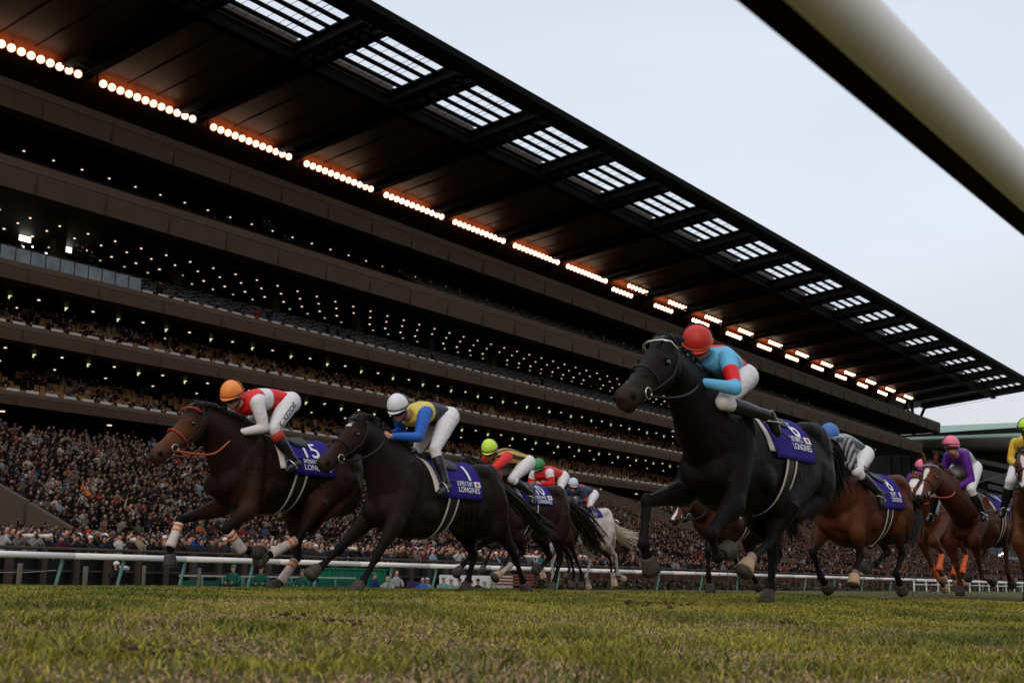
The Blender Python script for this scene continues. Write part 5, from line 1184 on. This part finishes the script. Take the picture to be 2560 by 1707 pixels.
root = empty('green_container', (x0_, 33.7, -.5), 'bright green ribbed container behind the white rail', 'container')
q = MB(); q.box(x0_, x1_, 33.6, 34.2, -.5, z1_); q.build('tub', mat('green_plastic', (.010, .12, .065), .5, noise=.1, nscale=3), root, bevel=.03)
q = MB(); q.box(x0_ - .05, x1_ + .05, 33.55, 34.25, z1_ + .003, z1_ + .06)
for j in range(9): xx = x0_ + .2 + j * (x1_ - x0_ - .4) / 8; q.box(xx, xx + .04, 33.56, 33.598, -.5, z1_)
q.build('rim', mat('green_rim', (.012, .14, .08), .5), root)
x0_, x1_, _, _ = rb(1101, 1282, 1438, 1438, 33.8); zt = onY((1180, 1438), 33.8).z
root = empty('white_board', (x0_, 33.8, -.5), 'long low white board behind the crouching groundsmen', 'board'); q = MB(); q.box(x0_, x1_, 33.8, 33.86, -.4, zt); q.build('panel', white, root, bevel=.01)
q = MB(); q.box(x0_, x1_, 33.86, 33.9, zt - .06, zt + .02); q.box(x0_ + .5, x0_ + .56, 33.87, 33.93, -.5, zt); q.box(x1_ - .56, x1_ - .5, 33.87, 33.93, -.5, zt); q.build('frame', steel2, root)
x0_, x1_, _, _ = rb(1020, 1078, 1455, 1455, 33.4); zt = onY((1050, 1453), 33.4).z
q = MB(); q.box(x0_, x1_, 33.4, 33.46, -.5, zt); tag(q.build('purple_box', mat('purple_board', (.05, .025, .08), .6), None, (x0_, 33.4, -.5), bevel=.01), 'dark purple box between the black jacket and the blue vest', 'box')
x0_, x1_, _, _ = rb(1250, 1350, 1440, 1440, 33.0); z1_ = onY((1300, 1433), 33.0).z
root = empty('bench', (x0_, 33, -.5), 'reddish brown slatted wooden bench at the end of the white board', 'bench'); wood = mat('red_brown_wood', (.17, .055, .03), .6, noise=.3, nscale=6, stretch=(.4, 3, 3))
for j in range(4): q = MB(); z = z1_ - .12 - j * .14; q.box(x0_, x1_, 33.35 - j * .02, 33.39 - j * .02, z, z + .09); q.build('back_slat', wood, root)
for j in range(3): q = MB(); q.box(x0_ - .1, x1_ - .1, 32.85 + j * .14, 32.96 + j * .14, .02, .06); q.build('seat_slat', wood, root)
for xx in (x0_ + .1, (x0_ + x1_) / 2, x1_ - .2): q = MB(); q.box(xx, xx + .06, 32.9, 33.45, -.5, 0.01); q.build('leg', steel2, root)
# ================================================================ GRASS AND TURF
from mathutils import noise as nz
NB = 300000; az = rng.uniform(R(10.5), R(62), NB * 2); u1 = rng.random(NB * 2); rr_ = 2.3 + 14.2 * u1 ** .72
X = rr_ * np.cos(az); Yg = rr_ * np.sin(az); keep = (Yg < 14.5) & (X < 24); X, Yg, rr_ = X[keep][:NB], Yg[keep][:NB], rr_[keep][:NB]; n = len(X)
pn = np.array([nz.noise((x * .9, y * .9, 0)) + .6 * nz.noise((x * 2.7, y * 2.7, 5)) + .4 * nz.noise((x * 7, y * 7, 9)) for x, y in zip(X, Yg)])
pb = np.array([nz.noise((x * .55 + 40, y * .8, 3)) for x, y in zip(X, Yg)])
p2_ = np.array([nz.noise((x * 1.6 + 9, y * 1.9, 21)) + .5 * nz.noise((x * 5, y * 5, 31)) for x, y in zip(X, Yg)])
near = np.clip((7.5 - rr_) / 3.2, 0, 1)
dead = rng.random(n) < np.clip(.20 + .80 * near * (.40 + p2_ * 1.7) + 1.1 * np.clip(pb + pn * .3 - .02, 0, 1), .04, .85)
hgt = np.interp(rr_, [2.3, 5, 8, 16], [.72, .62, .46, .42]) * rng.uniform(.028, .060, n) * (1 + 1.1 * np.clip(-pn, -.4, .7)) * np.where(dead, .5, 1.0); hgt = np.clip(hgt, .012, .095)
g = np.interp(Yg, [0, 2, 4, 6, 8, 9.5, 12, 14, 18], [-.02, .02, .125, .165, .195, .21, .215, .205, .10]); wd = np.where(rr_ < 6, .0027, .0024 + (rr_ - 6) * .0006) * rng.uniform(.8, 1.4, n)
ang = rng.uniform(0, 2 * np.pi, n); lean = rng.uniform(.3, 1.3, n) * np.where(dead, 2.0, 1); la = rng.uniform(0, 2 * np.pi, n)
V = np.zeros((n, 5, 3), dtype=np.float32); dx, dy = np.cos(ang) * wd, np.sin(ang) * wd; lx, ly = np.cos(la) * lean * hgt, np.sin(la) * lean * hgt; zb_ = g - .014
V[:, 0] = np.stack([X - dx, Yg - dy, zb_], 1); V[:, 1] = np.stack([X + dx, Yg + dy, zb_], 1)
V[:, 2] = np.stack([X + dx * .8 + lx * .35, Yg + dy * .8 + ly * .35, zb_ + hgt * .62], 1); V[:, 3] = np.stack([X - dx * .8 + lx * .35, Yg - dy * .8 + ly * .35, zb_ + hgt * .62], 1)
V[:, 4] = np.stack([X + lx, Yg + ly, zb_ + hgt * np.where(dead, .8, 1)], 1)
base = np.arange(n)[:, None] * 5; quad = (base + np.array([0, 1, 2, 3])); tri = base + np.array([3, 2, 4]); lv = np.concatenate([quad, tri], 1).ravel(); lt = np.tile([4, 3], n)
t_ = np.clip(.60 + pn * 1.0 + rng.normal(0, .22, n), 0, 1)[:, None]
gc = np.array((.09, .12, .010)) * (1 - t_) + np.array((.37, .315, .036)) * t_; dc = np.array((.46, .30, .15)) * rng.uniform(.45, 1.15, (n, 1)); C = np.where(dead[:, None], dc, gc) * rng.uniform(.75, 1.25, (n, 1)) * np.array((.86, .82, .78))
me = bpy.data.meshes.new('grass'); me.vertices.add(n * 5); me.vertices.foreach_set('co', V.ravel()); me.loops.add(len(lv)); me.loops.foreach_set('vertex_index', lv); me.polygons.add(2 * n)
me.polygons.foreach_set('loop_start', np.concatenate([[0], np.cumsum(lt)[:-1]])); me.update(calc_edges=True); setcol(me, np.repeat(C, 5, axis=0))
gm = mat('grass_blade', attr=True, rough=.55, spec=.25); go = link('grass', me, gm); tag(go, 'short yellow green racecourse turf with straw coloured patches', 'grass', kind='stuff')
# clods: torn turf on the ground and in the air
random.seed(5); q = MB()
def clod(p, s):
    b0 = len(q.v); q.ell(p, (s * random.uniform(.7, 1.3), s * random.uniform(.7, 1.3), s * random.uniform(.4, .9)), n=6, k=4)
    for i in range(b0, len(q.v)): v = Vector(q.v[i]); q.v[i] = tuple(v + Vector((random.uniform(-1, 1), random.uniform(-1, 1), random.uniform(-1, 1))) * s * .28)
for (px, py, Y_, spx, spy, nn_, s) in ((1540, 1470, 13.7, 45, 26, 160, .015), (1790, 1448, 7.6, 45, 34, 130, .010), (2220, 1430, 5.2, 60, 50, 160, .009), (2380, 1460, 5.0, 60, 34, 160, .009), (1640, 1510, 4.3, 40, 6, 12, .018), (2420, 1400, 5.0, 70, 60, 40, .009), (2320, 1340, 5.0, 50, 60, 30, .008), (1120, 1488, 9, 30, 5, 10, .02), (1600, 1450, 8, 90, 40, 30, .01)):
    for i in range(nn_):
        p = onY((px + random.gauss(0, spx), min(py + random.gauss(0, spy), 1500 if Y_ > 5 else 1530)), Y_ + random.uniform(-.4, .4)); p.z = max(p.z, gz(p.y)); clod(p, s * random.uniform(.4, 1.5))
for (px, py, nn_, s) in ((330, 1626, 22, .007), (420, 1634, 18, .007), (700, 1543, 10, .010), (1640, 1508, 12, .014), (300, 1634, 12, .007), (1150, 1580, 10, .007), (1450, 1602, 8, .007), (880, 1560, 20, .009), (2000, 1560, 20, .01)):
    d = ray(px, py); lo = 1.0
    t = 1.0
    while CZ + d.z * t > gz(d.y * t) and t < 40: t += .02
    for i in range(nn_):
        p = Vector((d.x * t + random.gauss(0, .07), d.y * t + random.gauss(0, .07), 0)); p.z = gz(p.y) + random.uniform(-.005, .02); clod(p, s * random.uniform(.4, 1.4))
tag(q.build('turf_clods', mat('dark_soil', (.075, .045, .026), .95, noise=.4, nscale=60), smooth=False), 'torn clods of dark soil flying and lying on the turf', 'clods', kind='stuff')
